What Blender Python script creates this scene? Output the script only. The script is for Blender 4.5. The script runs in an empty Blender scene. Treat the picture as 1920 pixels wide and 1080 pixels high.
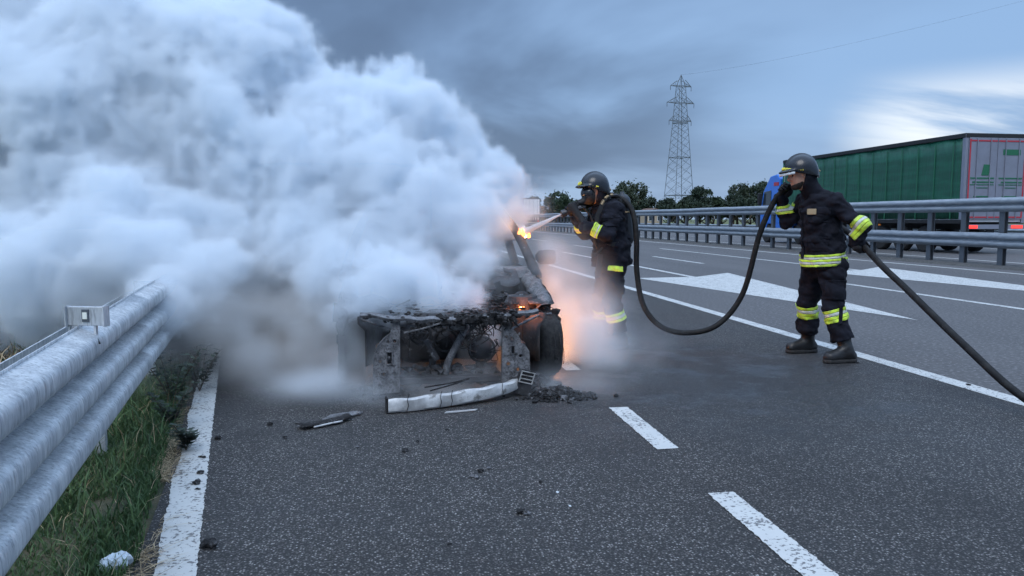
import bpy, bmesh, math, random
import numpy as np
from mathutils import Vector, Matrix

R = math.radians
scene = bpy.context.scene
COL = scene.collection
random.seed(7)
np.random.seed(7)

# ------------------------------------------------------------------ camera
cam_data = bpy.data.cameras.new('camera')
cam = bpy.data.objects.new('camera', cam_data)
COL.objects.link(cam)
cam.location = (0, 0, 1.25)
cam.rotation_euler = (R(90 - 5.302), 0, R(-9.156))
cam_data.sensor_width = 36
cam_data.lens = 36 * 1390 / 1920
cam_data.clip_start = 0.05
cam_data.clip_end = 6000
scene.camera = cam

# ------------------------------------------------------------------ world
SUN_ELEV, SUN_ROT = R(52), R(205)
world = bpy.data.worlds.new('World')
scene.world = world
world.use_nodes = True
wt = world.node_tree
wt.nodes.clear()


def wn(kind, **kw):
    n = wt.nodes.new(kind)
    for k, v in kw.items():
        setattr(n, k, v)
    return n


def wmath(op, a, b=None, clamp=False):
    n = wn('ShaderNodeMath', operation=op, use_clamp=clamp)
    for i, v in enumerate((a, b)):
        if v is None:
            continue
        if isinstance(v, (int, float)):
            n.inputs[i].default_value = v
        else:
            wt.links.new(v, n.inputs[i])
    return n.outputs[0]


def wmix(fac, a, b):
    n = wn('ShaderNodeMix', data_type='RGBA')
    for sock, v in ((n.inputs[0], fac), (n.inputs[6], a), (n.inputs[7], b)):
        if isinstance(v, (int, float)):
            sock.default_value = v
        elif isinstance(v, tuple):
            sock.default_value = (*v, 1)
        else:
            wt.links.new(v, sock)
    return n.outputs[2]


def wrange(v, a, b, c=0.0, d=1.0):
    n = wn('ShaderNodeMapRange', interpolation_type='SMOOTHSTEP')
    wt.links.new(v, n.inputs[0])
    for i, q in enumerate((a, b, c, d)):
        n.inputs[i + 1].default_value = q
    return n.outputs[0]


tc = wn('ShaderNodeTexCoord')
sep = wn('ShaderNodeSeparateXYZ')
wt.links.new(tc.outputs['Generated'], sep.inputs[0])
dx, dy, dz = sep.outputs
zc = wmath('ADD', wmath('MAXIMUM', dz, 0.0), 0.16)
com = wn('ShaderNodeCombineXYZ')
wt.links.new(wmath('DIVIDE', dx, zc), com.inputs[0])
wt.links.new(wmath('DIVIDE', dy, zc), com.inputs[1])


def cloud_noise(scale, detail, rough, off, stretch=(1, 1, 1), warp=0.0):
    mp = wn('ShaderNodeMapping')
    wt.links.new(com.outputs[0], mp.inputs[0])
    mp.inputs['Location'].default_value = off
    mp.inputs['Scale'].default_value = stretch
    mp.inputs['Rotation'].default_value = (0, 0, R(-18))
    n = wn('ShaderNodeTexNoise')
    wt.links.new(mp.outputs[0], n.inputs['Vector'])
    n.inputs['Scale'].default_value = scale
    n.inputs['Detail'].default_value = detail
    n.inputs['Roughness'].default_value = rough
    n.inputs['Distortion'].default_value = warp
    return n.outputs[0]


n_big = cloud_noise(0.55, 5, 0.5, (3.1, 1.7, 0), (1, 0.8, 1), 0.4)
n_fine = cloud_noise(1.0, 5, 0.5, (7.3, 2.2, 0), (0.9, 0.7, 1), 0.3)
nish = wn('ShaderNodeTexSky', sky_type='NISHITA')
nish.sun_disc = False
nish.sun_elevation = SUN_ELEV
nish.sun_rotation = SUN_ROT
nish.dust_density = 3.0
# overcast deck: darker and slatier overhead, paler towards the horizon
deck = wmix(wrange(dz, 0.0, 0.16), (0.285, 0.395, 0.555), (0.178, 0.290, 0.470))
deck = wmix(wmath('MULTIPLY', wrange(n_big, 0.40, 0.62), 0.50), deck, (0.090, 0.150, 0.270))
deck = wmix(wmath('MULTIPLY', wrange(n_fine, 0.45, 0.75), 0.30), deck, (0.210, 0.315, 0.480))
# heavier cloud bank straight up the road
drk = wn('ShaderNodeVectorMath', operation='DOT_PRODUCT')
wt.links.new(tc.outputs['Generated'], drk.inputs[0])
drk.inputs[1].default_value = (0.10, 0.955, 0.28)
dmask = wmath('MULTIPLY', wrange(drk.outputs['Value'], 0.90, 0.985), wrange(n_fine, 0.72, 0.40))
deck = wmix(wmath('MULTIPLY', dmask, 0.92), deck, (0.060, 0.096, 0.168))
# the deck is thinner, so brighter, towards the zenith
deck = wmix(wrange(dz, 0.32, 0.85), deck, (0.60, 0.82, 1.18))
# a paler break in the deck low on the right, where the photograph shows one
brk = wn('ShaderNodeVectorMath', operation='DOT_PRODUCT')
wt.links.new(tc.outputs['Generated'], brk.inputs[0])
brk.inputs[1].default_value = (0.675, 0.730, 0.105)
n_brk = cloud_noise(1.1, 6, 0.55, (1.3, 4.2, 0), (0.45, 1.5, 1), 0.2)
bmask = wmath('MULTIPLY', wmath('MULTIPLY', wrange(dz, 0.185, 0.115), wrange(brk.outputs['Value'], 0.980, 0.999)), wrange(n_brk, 0.36, 0.58))
deck = wmix(wmath('MULTIPLY', bmask, 0.9), deck, (0.66, 0.69, 0.71))
below = wmix(wrange(dz, -0.05, 0.0), (0.10, 0.12, 0.15), deck)
bg1 = wn('ShaderNodeBackground')
wt.links.new(nish.outputs[0], bg1.inputs[0])
bg1.inputs[1].default_value = 0.10
bg2 = wn('ShaderNodeBackground')
wt.links.new(below, bg2.inputs[0])
bg2.inputs[1].default_value = 1.0
mixs = wn('ShaderNodeMixShader')
mixs.inputs[0].default_value = 0.90
wt.links.new(bg1.outputs[0], mixs.inputs[1])
wt.links.new(bg2.outputs[0], mixs.inputs[2])
wo = wn('ShaderNodeOutputWorld')
wt.links.new(mixs.outputs[0], wo.inputs[0])
world.cycles.sampling_method = 'AUTOMATIC'

# ------------------------------------------------------------------ sun (overcast: weak and wide)
sun_data = bpy.data.lights.new('sun', 'SUN')
sun_data.energy = 0.8
sun_data.angle = R(35)
sun_data.color = (1.0, 0.985, 0.96)
sun = bpy.data.objects.new('sun', sun_data)
COL.objects.link(sun)
sun.rotation_euler = (R(90) - SUN_ELEV, 0, math.pi - SUN_ROT)

# ------------------------------------------------------------------ exposure and render settings
vs = scene.view_settings
vs.view_transform = 'Standard'
vs.look = 'None'
vs.exposure = 0.75
vs.gamma = 1.0
vs.use_curve_mapping = False
cy = scene.cycles
cy.use_denoising = True
try:
    cy.denoiser = 'OPENIMAGEDENOISE'
except Exception:
    pass
cy.use_adaptive_sampling = True
cy.adaptive_threshold = 0.03
cy.max_bounces = 16
cy.diffuse_bounces = 3
cy.glossy_bounces = 3
cy.transmission_bounces = 4
cy.transparent_max_bounces = 12
cy.volume_bounces = 14
cy.volume_step_rate = 1.8
cy.volume_max_steps = 256
cy.sample_clamp_indirect = 6.0


# ================================================================== helpers
def mat(name, color=(0.5, 0.5, 0.5), rough=0.6, metal=0.0, spec=0.5, build=None, coat=0.0):
    m = bpy.data.materials.new(name)
    m.use_nodes = True
    b = m.node_tree.nodes['Principled BSDF']
    b.inputs['Base Color'].default_value = (*color, 1)
    b.inputs['Roughness'].default_value = rough
    b.inputs['Metallic'].default_value = metal
    b.inputs['Specular IOR Level'].default_value = spec
    b.inputs['Coat Weight'].default_value = coat
    if build:
        build(NT(m), b)
    return m


class NT:
    """small wrapper for wiring procedural materials"""
    def __init__(self, m):
        self.t = m.node_tree
        self.coord = None

    def n(self, kind, **kw):
        x = self.t.nodes.new(kind)
        for k, v in kw.items():
            setattr(x, k, v)
        return x

    def put(self, sock, v):
        if isinstance(v, (int, float)):
            sock.default_value = v
        elif isinstance(v, tuple):
            sock.default_value = (*v, 1) if len(v) == 3 and len(sock.default_value) == 4 else v
        else:
            self.t.links.new(v, sock)

    def obj(self, scale=(1, 1, 1), loc=(0, 0, 0), rot=(0, 0, 0)):
        if self.coord is None:
            self.coord = self.n('ShaderNodeTexCoord')
        mp = self.n('ShaderNodeMapping')
        self.t.links.new(self.coord.outputs['Object'], mp.inputs[0])
        mp.inputs['Scale'].default_value = scale
        mp.inputs['Location'].default_value = loc
        mp.inputs['Rotation'].default_value = rot
        return mp.outputs[0]

    def noise(self, scale, detail=4, rough=0.55, vec=None, out=0, dist=0.0):
        x = self.n('ShaderNodeTexNoise')
        self.put(x.inputs['Vector'], vec if vec is not None else self.obj())
        x.inputs['Scale'].default_value = scale
        x.inputs['Detail'].default_value = detail
        x.inputs['Roughness'].default_value = rough
        x.inputs['Distortion'].default_value = dist
        return x.outputs[out]

    def voro(self, scale, vec=None, out='Distance', feature='F1'):
        x = self.n('ShaderNodeTexVoronoi', feature=feature)
        self.put(x.inputs['Vector'], vec if vec is not None else self.obj())
        x.inputs['Scale'].default_value = scale
        return x.outputs[out]

    def rng(self, v, a, b, c=0.0, d=1.0):
        x = self.n('ShaderNodeMapRange', interpolation_type='SMOOTHSTEP')
        self.put(x.inputs[0], v)
        for i, q in enumerate((a, b, c, d)):
            x.inputs[i + 1].default_value = q
        return x.outputs[0]

    def mix(self, fac, a, b):
        x = self.n('ShaderNodeMix', data_type='RGBA')
        self.put(x.inputs[0], fac)
        self.put(x.inputs[6], a)
        self.put(x.inputs[7], b)
        return x.outputs[2]

    def math(self, op, a, b=0.0):
        x = self.n('ShaderNodeMath', operation=op)
        self.put(x.inputs[0], a)
        self.put(x.inputs[1], b)
        return x.outputs[0]

    def bump(self, b, h, strength=0.4, dist=0.01):
        x = self.n('ShaderNodeBump')
        x.inputs['Strength'].default_value = strength
        x.inputs['Distance'].default_value = dist
        self.put(x.inputs['Height'], h)
        self.t.links.new(x.outputs[0], b.inputs['Normal'])


class MB:
    """collects shapes into one mesh"""
    def __init__(self):
        self.v, self.f = [], []

    def add(self, vs, fs):
        o = len(self.v)
        self.v += [tuple(map(float, p)) for p in vs]
        self.f += [tuple(i + o for i in f) for f in fs]
        return self

    def box(self, c, s, rot=None, taper=1.0, ty=1.0):
        hx, hy, hz = s[0] / 2, s[1] / 2, s[2] / 2
        pts = [Vector((x * hx * (taper if z > 0 else 1), y * hy * (ty if z > 0 else 1), z * hz))
               for z in (-1, 1) for y in (-1, 1) for x in (-1, 1)]
        if rot is not None:
            m = Matrix.Rotation(rot[2], 3, 'Z') @ Matrix.Rotation(rot[1], 3, 'Y') @ Matrix.Rotation(rot[0], 3, 'X')
            pts = [m @ p for p in pts]
        c = Vector(c)
        return self.add([p + c for p in pts], [(0, 2, 3, 1), (4, 5, 7, 6), (0, 1, 5, 4), (2, 6, 7, 3), (0, 4, 6, 2), (1, 3, 7, 5)])

    def beam(self, a, b, w, h, up=(0, 0, 1)):
        a, b, up = Vector(a), Vector(b), Vector(up)
        d = (b - a).normalized()
        s = d.cross(up)
        if s.length < 1e-4:
            s = d.cross(Vector((1, 0, 0)))
        s.normalize()
        u = s.cross(d)
        pts = [p + s * (i * w / 2) + u * (j * h / 2) for p in (a, b) for j in (-1, 1) for i in (-1, 1)]
        return self.add(pts, [(0, 2, 3, 1), (4, 5, 7, 6), (0, 1, 5, 4), (2, 6, 7, 3), (0, 4, 6, 2), (1, 3, 7, 5)])

    def tube(self, pts, r, n=8, cap=True):
        pts = [Vector(p) for p in pts]
        rs = r if isinstance(r, (list, tuple)) else [r] * len(pts)
        rings, prev = [], None
        for i, p in enumerate(pts):
            t = (pts[min(i + 1, len(pts) - 1)] - pts[max(i - 1, 0)]).normalized()
            if prev is None:
                s = t.cross(Vector((0.13, 0.31, 0.94)))
                if s.length < 1e-3:
                    s = t.cross(Vector((1, 0, 0)))
            else:
                s = prev - t * prev.dot(t)
            s.normalize()
            prev = s
            u = t.cross(s)
            rings.append([p + (s * math.cos(2 * math.pi * k / n) + u * math.sin(2 * math.pi * k / n)) * rs[i] for k in range(n)])
        return self.loft(rings, True, cap)

    def loft(self, rings, closed=True, cap=True):
        n = len(rings[0])
        vs = [p for r in rings for p in r]
        fs = []
        for i in range(len(rings) - 1):
            for k in range(n if closed else n - 1):
                a, b = i * n + k, i * n + (k + 1) % n
                fs.append((a, b, b + n, a + n))
        if cap and closed:
            fs.append(tuple(reversed(range(n))))
            fs.append(tuple((len(rings) - 1) * n + k for k in range(n)))
        return self.add(vs, fs)

    def lathe(self, prof, c=(0, 0, 0), axis='Z', n=24):
        """prof: (radius, height) list"""
        rings = []
        for rr, h in prof:
            ring = []
            for k in range(n):
                a = 2 * math.pi * k / n
                x, y = rr * math.cos(a), rr * math.sin(a)
                p = (x, y, h) if axis == 'Z' else ((h, x, y) if axis == 'X' else (y, h, x))
                ring.append(Vector(p) + Vector(c))
            rings.append(ring)
        return self.loft(rings, True, True)

    def prism(self, poly, to3d, thick):
        """poly 2D outline, to3d(u, v, w) -> point, w in 0..thick"""
        n = len(poly)
        vs = [to3d(u, v, 0) for u, v in poly] + [to3d(u, v, thick) for u, v in poly]
        fs = [tuple(reversed(range(n))), tuple(range(n, 2 * n))] + [(i, (i + 1) % n, (i + 1) % n + n, i + n) for i in range(n)]
        return self.add(vs, fs)

    def grid(self, us, ws, fn, keep=None):
        nu, nw = len(us), len(ws)
        vs = [fn(u, w) for u in us for w in ws]
        fs = []
        for i in range(nu - 1):
            for j in range(nw - 1):
                if keep and not keep((us[i] + us[i + 1]) / 2, (ws[j] + ws[j + 1]) / 2):
                    continue
                fs.append((i * nw + j, (i + 1) * nw + j, (i + 1) * nw + j + 1, i * nw + j + 1))
        return self.add(vs, fs)

    def rock(self, c, s, rng, sub=1, jag=0.35):
        bm = bmesh.new()
        bmesh.ops.create_icosphere(bm, subdivisions=sub, radius=1)
        vs = []
        a = rng.random() * 6.28
        for v in bm.verts:
            k = 1 + (rng.random() - 0.5) * 2 * jag
            x, y, z = v.co.x * s[0] * k, v.co.y * s[1] * k, v.co.z * s[2] * k
            vs.append((c[0] + x * math.cos(a) - y * math.sin(a), c[1] + x * math.sin(a) + y * math.cos(a), c[2] + z))
        fs = [tuple(v.index for v in f.verts) for f in bm.faces]
        bm.free()
        return self.add(vs, fs)

    def build(self, name, m, parent=None, smooth=False, bevel=0.0, solid=0.0, normals=True):
        me = bpy.data.meshes.new(name)
        me.from_pydata(self.v, [], self.f)
        me.validate()
        if normals:
            bm = bmesh.new()
            bm.from_mesh(me)
            bmesh.ops.recalc_face_normals(bm, faces=bm.faces)
            bm.to_mesh(me)
            bm.free()
        me.materials.append(m)
        if smooth:
            me.polygons.foreach_set('use_smooth', [True] * len(me.polygons))
        o = bpy.data.objects.new(name, me)
        COL.objects.link(o)
        o.parent = parent
        if solid:
            md = o.modifiers.new('solid', 'SOLIDIFY')
            md.thickness = solid
            md.offset = 0
        if bevel:
            md = o.modifiers.new('bevel', 'BEVEL')
            md.width = bevel
            md.segments = 2
            md.limit_method = 'ANGLE'
            md.angle_limit = R(40)
        return o


def sharp(o, deg=35):
    """smooth shading with hard edges kept"""
    me = o.data
    me.polygons.foreach_set('use_smooth', [True] * len(me.polygons))
    me.set_sharp_from_angle(angle=R(deg))
    return o


def tag(o, label=None, cat=None, group=None, kind=None):
    for k, v in (('label', label), ('category', cat), ('group', group), ('kind', kind)):
        if v:
            o[k] = v
    return o


def empty(name, loc=(0, 0, 0), rz=0.0, **kw):
    o = bpy.data.objects.new(name, None)
    COL.objects.link(o)
    o.location = loc
    o.rotation_euler.z = rz
    o.empty_display_size = 0.2
    return tag(o, **kw)


def copy_tree(o, parent=None):
    c = o.copy()
    COL.objects.link(c)
    c.parent = parent
    for ch in o.children:
        copy_tree(ch, c)
    return c


def spline(pts, per=8):
    """Catmull-Rom through pts"""
    P = [Vector(p) for p in pts]
    P = [P[0] * 2 - P[1]] + P + [P[-1] * 2 - P[-2]]
    out = []
    for i in range(1, len(P) - 2):
        for k in range(per):
            t = k / per
            a, b, c, d = P[i - 1], P[i], P[i + 1], P[i + 2]
            out.append(0.5 * ((2 * b) + (c - a) * t + (2 * a - 5 * b + 4 * c - d) * t * t + (3 * b - a - 3 * c + d) * t ** 3))
    out.append(P[-2])
    return out


# ---- value noise on points (numpy)
_LAT = np.random.RandomState(3).rand(32, 32, 32).astype(np.float32)


def vnoise(X, Y, Z):
    xi, yi, zi = np.floor(X).astype(np.int32), np.floor(Y).astype(np.int32), np.floor(Z).astype(np.int32)
    fx, fy, fz = X - xi, Y - yi, Z - zi
    fx, fy, fz = (q * q * (3 - 2 * q) for q in (fx, fy, fz))
    r = 0
    for a in (0, 1):
        for b in (0, 1):
            for c in (0, 1):
                w = (fx if a else 1 - fx) * (fy if b else 1 - fy) * (fz if c else 1 - fz)
                r = r + w * _LAT[(xi + a) & 31, (yi + b) & 31, (zi + c) & 31]
    return r


def fbm(X, Y, Z, octv=3):
    r, a, s = 0, 0.5, 0
    for o in range(octv):
        r = r + a * vnoise(X * 2 ** o + 7.3 * o, Y * 2 ** o + 3.1 * o, Z * 2 ** o + 5.7 * o)
        s += a
        a *= 0.5
    return r / s


# ---- signed-distance modelling and surface nets
class Field:
    def __init__(self, lo, hi, h):
        self.lo, self.h = np.array(lo, np.float32), h
        n = [int(math.ceil((b - a) / h)) + 1 for a, b in zip(lo, hi)]
        ax = [lo[i] + h * np.arange(n[i], dtype=np.float32) for i in range(3)]
        self.X, self.Y, self.Z = np.meshgrid(*ax, indexing='ij')

    def cap(self, a, b, ra, rb=None, flat=None):
        rb = ra if rb is None else rb
        a, b = np.array(a, np.float32), np.array(b, np.float32)
        ab = b - a
        L = float(ab @ ab) + 1e-9
        px, py, pz = self.X - a[0], self.Y - a[1], self.Z - a[2]
        t = np.clip((px * ab[0] + py * ab[1] + pz * ab[2]) / L, 0, 1)
        qx, qy, qz = px - t * ab[0], py - t * ab[1], pz - t * ab[2]
        if flat:
            v, k = np.array(flat[0], np.float32), flat[1]
            v = v / np.linalg.norm(v)
            e = (qx * v[0] + qy * v[1] + qz * v[2]) * (k - 1)
            qx, qy, qz = qx + e * v[0], qy + e * v[1], qz + e * v[2]
        return np.sqrt(qx * qx + qy * qy + qz * qz) - (ra + (rb - ra) * t)

    def ell(self, c, r, M=None):
        p = [self.X - c[0], self.Y - c[1], self.Z - c[2]]
        if M is not None:
            p = [sum(M[j][i] * p[j] for j in range(3)) for i in range(3)]
        k0 = np.sqrt(sum((p[i] / r[i]) ** 2 for i in range(3)))
        return (k0 - 1) * min(r)

    def plane(self, p, n):
        n = np.array(n, float)
        n = n / np.linalg.norm(n)
        return (self.X - p[0]) * n[0] + (self.Y - p[1]) * n[1] + (self.Z - p[2]) * n[2]

    def box(self, c, s, M=None, r=0.0):
        p = [self.X - c[0], self.Y - c[1], self.Z - c[2]]
        if M is not None:
            p = [sum(M[j][i] * p[j] for j in range(3)) for i in range(3)]
        q = [np.abs(p[i]) - s[i] / 2 + r for i in range(3)]
        return np.sqrt(sum(np.maximum(x, 0) ** 2 for x in q)) + np.minimum(np.maximum(np.maximum(q[0], q[1]), q[2]), 0) - r

    def mesh(self, f, name, m, parent=None, smooth=True):
        v, q = surfnet(f, self.lo, self.h)
        me = bpy.data.meshes.new(name)
        me.vertices.add(len(v))
        me.vertices.foreach_set('co', v.astype(np.float32).ravel())
        me.loops.add(len(q) * 4)
        me.loops.foreach_set('vertex_index', q.astype(np.int32).ravel())
        me.polygons.add(len(q))
        me.polygons.foreach_set('loop_start', np.arange(len(q), dtype=np.int32) * 4)
        if smooth:
            me.polygons.foreach_set('use_smooth', [True] * len(q))
        me.update(calc_edges=True)
        me.validate()
        me.materials.append(m)
        o = bpy.data.objects.new(name, me)
        COL.objects.link(o)
        o.parent = parent
        return o


def smin(a, b, k=0.03):
    h = np.clip(0.5 + 0.5 * (b - a) / k, 0, 1)
    return b + (a - b) * h - k * h * (1 - h)


def union(ds, k=0.03):
    r = ds[0]
    for d in ds[1:]:
        r = smin(r, d, k)
    return r


def surfnet(f, lo, h):
    f = np.pad(f, 1, constant_values=1.0)
    neg = f < 0
    nx, ny, nz = f.shape
    acc = np.zeros((nx - 1, ny - 1, nz - 1, 3), np.float32)
    cnt = np.zeros((nx - 1, ny - 1, nz - 1), np.float32)
    sl = lambda a, o: a[o[0]:o[0] + nx - 1, o[1]:o[1] + ny - 1, o[2]:o[2] + nz - 1]
    for ax in range(3):
        for p in (0, 1):
            for q in (0, 1):
                o = [0, 0, 0]
                o[(ax + 1) % 3], o[(ax + 2) % 3] = p, q
                e = list(o)
                e[ax] = 1
                fa, fb = sl(f, o), sl(f, e)
                msk = sl(neg, o) != sl(neg, e)
                t = np.where(msk, fa / np.where(msk, fa - fb, 1), 0)
                for i in range(3):
                    acc[..., i] += msk * (o[i] + (t if i == ax else 0))
                cnt += msk
    act = cnt > 0
    ids = np.full(act.shape, -1, np.int64)
    ids[act] = np.arange(act.sum())
    base = np.argwhere(act).astype(np.float32)
    v = base + acc[act] / cnt[act][:, None]
    v = (v - 1) * h + lo
    quads = []
    for ax in range(3):
        a1, a2 = (ax + 1) % 3, (ax + 2) % 3
        s0, s1 = [slice(None)] * 3, [slice(None)] * 3
        s0[ax], s1[ax] = slice(0, -1), slice(1, None)
        n0, n1 = neg[tuple(s0)], neg[tuple(s1)]
        E = np.argwhere(n0 != n1)
        flip = n0[tuple(E.T)]
        ok = (E[:, a1] > 0) & (E[:, a2] > 0)
        E, flip = E[ok], flip[ok]
        c = []
        for p, q in ((-1, -1), (0, -1), (0, 0), (-1, 0)):
            g = E.copy()
            g[:, a1] += p
            g[:, a2] += q
            c.append(ids[tuple(g.T)])
        Q = np.stack(c, 1)
        Q[~flip] = Q[~flip][:, ::-1]
        quads.append(Q)
    return v, np.concatenate(quads)

# ================================================================== materials
def _asphalt(n, b):
    big = n.noise(0.35, 4, 0.6)
    mid = n.noise(3.0, 4, 0.6)
    cellc = n.voro(100, out='Color')
    sepc = n.n('ShaderNodeSeparateColor')
    n.put(sepc.inputs[0], cellc)
    stone = n.rng(sepc.outputs[0], 0.60, 1.0)
    base = n.mix(n.rng(big, 0.35, 0.7), (0.070, 0.066, 0.063), (0.104, 0.098, 0.093))
    base = n.mix(n.math('MULTIPLY', n.rng(mid, 0.4, 0.75), 0.5), base, (0.062, 0.062, 0.066))
    track = n.noise(1.0, 4, 0.55, n.obj((1.6, 0.12, 1)))
    worn = n.noise(0.55, 5, 0.62, n.obj((1, 0.7, 1), (4, 2, 0)))
    base = n.mix(n.math('MULTIPLY', n.rng(worn, 0.46, 0.62), 0.55), base, (0.030, 0.030, 0.033))
    base = n.mix(n.math('MULTIPLY', n.rng(track, 0.52, 0.68), 0.40), base, (0.105, 0.104, 0.104))
    base = n.mix(n.math('MULTIPLY', stone, n.rng(worn, 0.66, 0.42, 0.35, 0.95)), base, (0.36, 0.345, 0.33))
    gap = n.rng(n.voro(100), 0.28, 0.52)
    base = n.mix(n.math('MULTIPLY', gap, 0.9), base, (0.010, 0.010, 0.011))
    spk = n.noise(60, 2, 0.5)
    base = n.mix(n.math('MULTIPLY', n.rng(spk, 0.69, 0.74), 0.85), base, (0.48, 0.47, 0.46))
    # soot and extinguishing water spread round the wreck
    sv = n.n('ShaderNodeVectorMath', operation='DISTANCE')
    n.put(sv.inputs[0], n.obj((0.42, 0.55, 1)))
    sv.inputs[1].default_value = (0.85, 3.1, 0)
    spill = n.rng(n.math('ADD', sv.outputs['Value'], n.math('MULTIPLY', n.noise(0.9, 5, 0.6), 1.1)), 1.75, 1.05)
    base = n.mix(n.math('MULTIPLY', spill, 0.45), base, (0.020, 0.020, 0.023))
    n.put(b.inputs['Base Color'], base)
    damp = n.math('MULTIPLY', spill, n.rng(n.noise(2.2, 5, 0.6), 0.45, 0.65))
    n.put(b.inputs['Roughness'], n.math('SUBTRACT', n.rng(big, 0.3, 0.7, 0.62, 0.86), n.math('MULTIPLY', damp, 0.32)))
    hgt = n.math('SUBTRACT', n.math('MULTIPLY', sepc.outputs[1], 0.6), n.math('MULTIPLY', gap, 0.9))
    n.bump(b, hgt, 0.85, 0.006)


def _asphalt_far(n, b):
    big = n.noise(0.2, 4, 0.6, n.obj((3, 0.4, 1)))
    spk = n.noise(28, 3, 0.6)
    base = n.mix(n.rng(big, 0.35, 0.7), (0.068, 0.066, 0.067), (0.094, 0.091, 0.092))
    base = n.mix(n.rng(spk, 0.5, 0.75), base, (0.20, 0.20, 0.205))
    base = n.mix(n.rng(spk, 0.5, 0.25), base, (0.05, 0.05, 0.054))
    n.put(b.inputs['Base Color'], base)
    n.bump(b, spk, 0.5, 0.006)


def _paint(n, b):
    w = n.noise(55, 3, 0.6)
    w2 = n.noise(7, 4, 0.65)
    worn = n.rng(n.math('ADD', n.math('MULTIPLY', w, 0.65), n.math('MULTIPLY', w2, 0.35)), 0.535, 0.585)
    c = n.mix(n.noise(4, 4), (0.43, 0.44, 0.43), (0.57, 0.575, 0.555))
    n.put(b.inputs['Base Color'], n.mix(n.math('MULTIPLY', worn, 0.85), c, (0.07, 0.07, 0.075)))
    n.bump(b, w, 0.35, 0.004)


def _galv(n, b):
    st = n.noise(9, 5, 0.65, n.obj((1.0, 1.0, 0.18)))
    st2 = n.noise(38, 4, 0.7, n.obj((1.9, 1.9, 0.22)))
    blot = n.noise(2.4, 4, 0.6)
    c = n.mix(n.rng(st, 0.35, 0.7), (0.40, 0.43, 0.46), (0.62, 0.65, 0.67))
    c = n.mix(n.math('MULTIPLY', n.rng(st2, 0.5, 0.66), 0.75), c, (0.24, 0.26, 0.28))
    c = n.mix(n.math('MULTIPLY', n.rng(st2, 0.46, 0.3), 0.8), c, (0.76, 0.78, 0.79))
    c = n.mix(n.math('MULTIPLY', n.rng(blot, 0.62, 0.8), 0.5), c, (0.20, 0.19, 0.17))
    n.put(b.inputs['Base Color'], c)
    n.put(b.inputs['Roughness'], n.rng(st2, 0.3, 0.7, 0.38, 0.62))
    n.bump(b, st2, 0.12, 0.004)


def _steel_far(n, b):
    st = n.noise(5, 4, 0.6, n.obj((1, 0.6, 2.5)))
    c = n.mix(n.rng(st, 0.3, 0.7), (0.20, 0.235, 0.275), (0.30, 0.335, 0.375))
    n.put(b.inputs['Base Color'], c)


def _burnt(n, b):
    a = n.noise(6, 6, 0.68)
    a2 = n.noise(24, 5, 0.7)
    a3 = n.noise(2.3, 4, 0.6)
    c = n.mix(n.rng(a, 0.35, 0.65), (0.012, 0.012, 0.014), (0.055, 0.056, 0.062))
    c = n.mix(n.math('MULTIPLY', n.rng(a3, 0.55, 0.75), 0.6), c, (0.085, 0.050, 0.032))
    c = n.mix(n.math('MULTIPLY', n.rng(a2, 0.58, 0.74), 0.75), c, (0.24, 0.25, 0.27))
    n.put(b.inputs['Base Color'], c)
    n.put(b.inputs['Roughness'], n.rng(a2, 0.3, 0.7, 0.55, 0.95))
    n.bump(b, a2, 0.6, 0.01)


def _ash_steel(n, b):
    a = n.noise(16, 5, 0.7)
    a2 = n.noise(70, 3, 0.7)
    c = n.mix(n.rng(a, 0.3, 0.7), (0.075, 0.078, 0.085), (0.235, 0.24, 0.255))
    c = n.mix(n.math('MULTIPLY', n.rng(a2, 0.46, 0.66), 0.8), c, (0.03, 0.03, 0.033))
    c = n.mix(n.math('MULTIPLY', n.rng(a, 0.63, 0.72), 0.7), c, (0.15, 0.085, 0.05))
    n.put(b.inputs['Base Color'], c)
    n.bump(b, a2, 0.5, 0.004)


def _alu(n, b):
    a = n.noise(9, 5, 0.65)
    a2 = n.noise(60, 4, 0.7)
    c = n.mix(n.rng(a, 0.3, 0.7), (0.36, 0.365, 0.37), (0.62, 0.625, 0.62))
    c = n.mix(n.math('MULTIPLY', n.rng(a2, 0.52, 0.72), 0.5), c, (0.28, 0.28, 0.28))
    c = n.mix(n.math('MULTIPLY', n.rng(a, 0.58, 0.68), 0.75), c, (0.10, 0.09, 0.08))
    n.put(b.inputs['Base Color'], c)
    n.bump(b, a2, 0.25, 0.004)


def _cloth(n, b):
    a = n.noise(11, 5, 0.65)
    w = n.noise(160, 2, 0.5)
    c = n.mix(n.rng(a, 0.35, 0.7), (0.0045, 0.0052, 0.010), (0.011, 0.0125, 0.021))
    n.put(b.inputs['Base Color'], c)
    n.put(b.inputs['Roughness'], 0.9)
    n.bump(b, n.math('ADD', a, n.math('MULTIPLY', w, 0.15)), 0.5, 0.012)


def _hivis(n, b):
    a = n.noise(30, 4, 0.6)
    n.put(b.inputs['Base Color'], n.mix(n.rng(a, 0.35, 0.75), (0.62, 0.86, 0.05), (0.40, 0.52, 0.10)))
    n.bump(b, a, 0.2, 0.004)


def _grass(n, b):
    i = n.n('ShaderNodeNewGeometry').outputs['Random Per Island']
    c = n.mix(n.rng(i, 0, 1), (0.028, 0.066, 0.022), (0.075, 0.135, 0.042))
    n.put(b.inputs['Base Color'], c)


def _straw(n, b):
    i = n.n('ShaderNodeNewGeometry').outputs['Random Per Island']
    n.put(b.inputs['Base Color'], n.mix(n.rng(i, 0, 1), (0.20, 0.14, 0.075), (0.50, 0.40, 0.25)))


def _leaf(dark, light):
    def f(n, b):
        i = n.n('ShaderNodeNewGeometry').outputs['Random Per Island']
        n.put(b.inputs['Base Color'], n.mix(i, dark, light))
    return f


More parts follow.
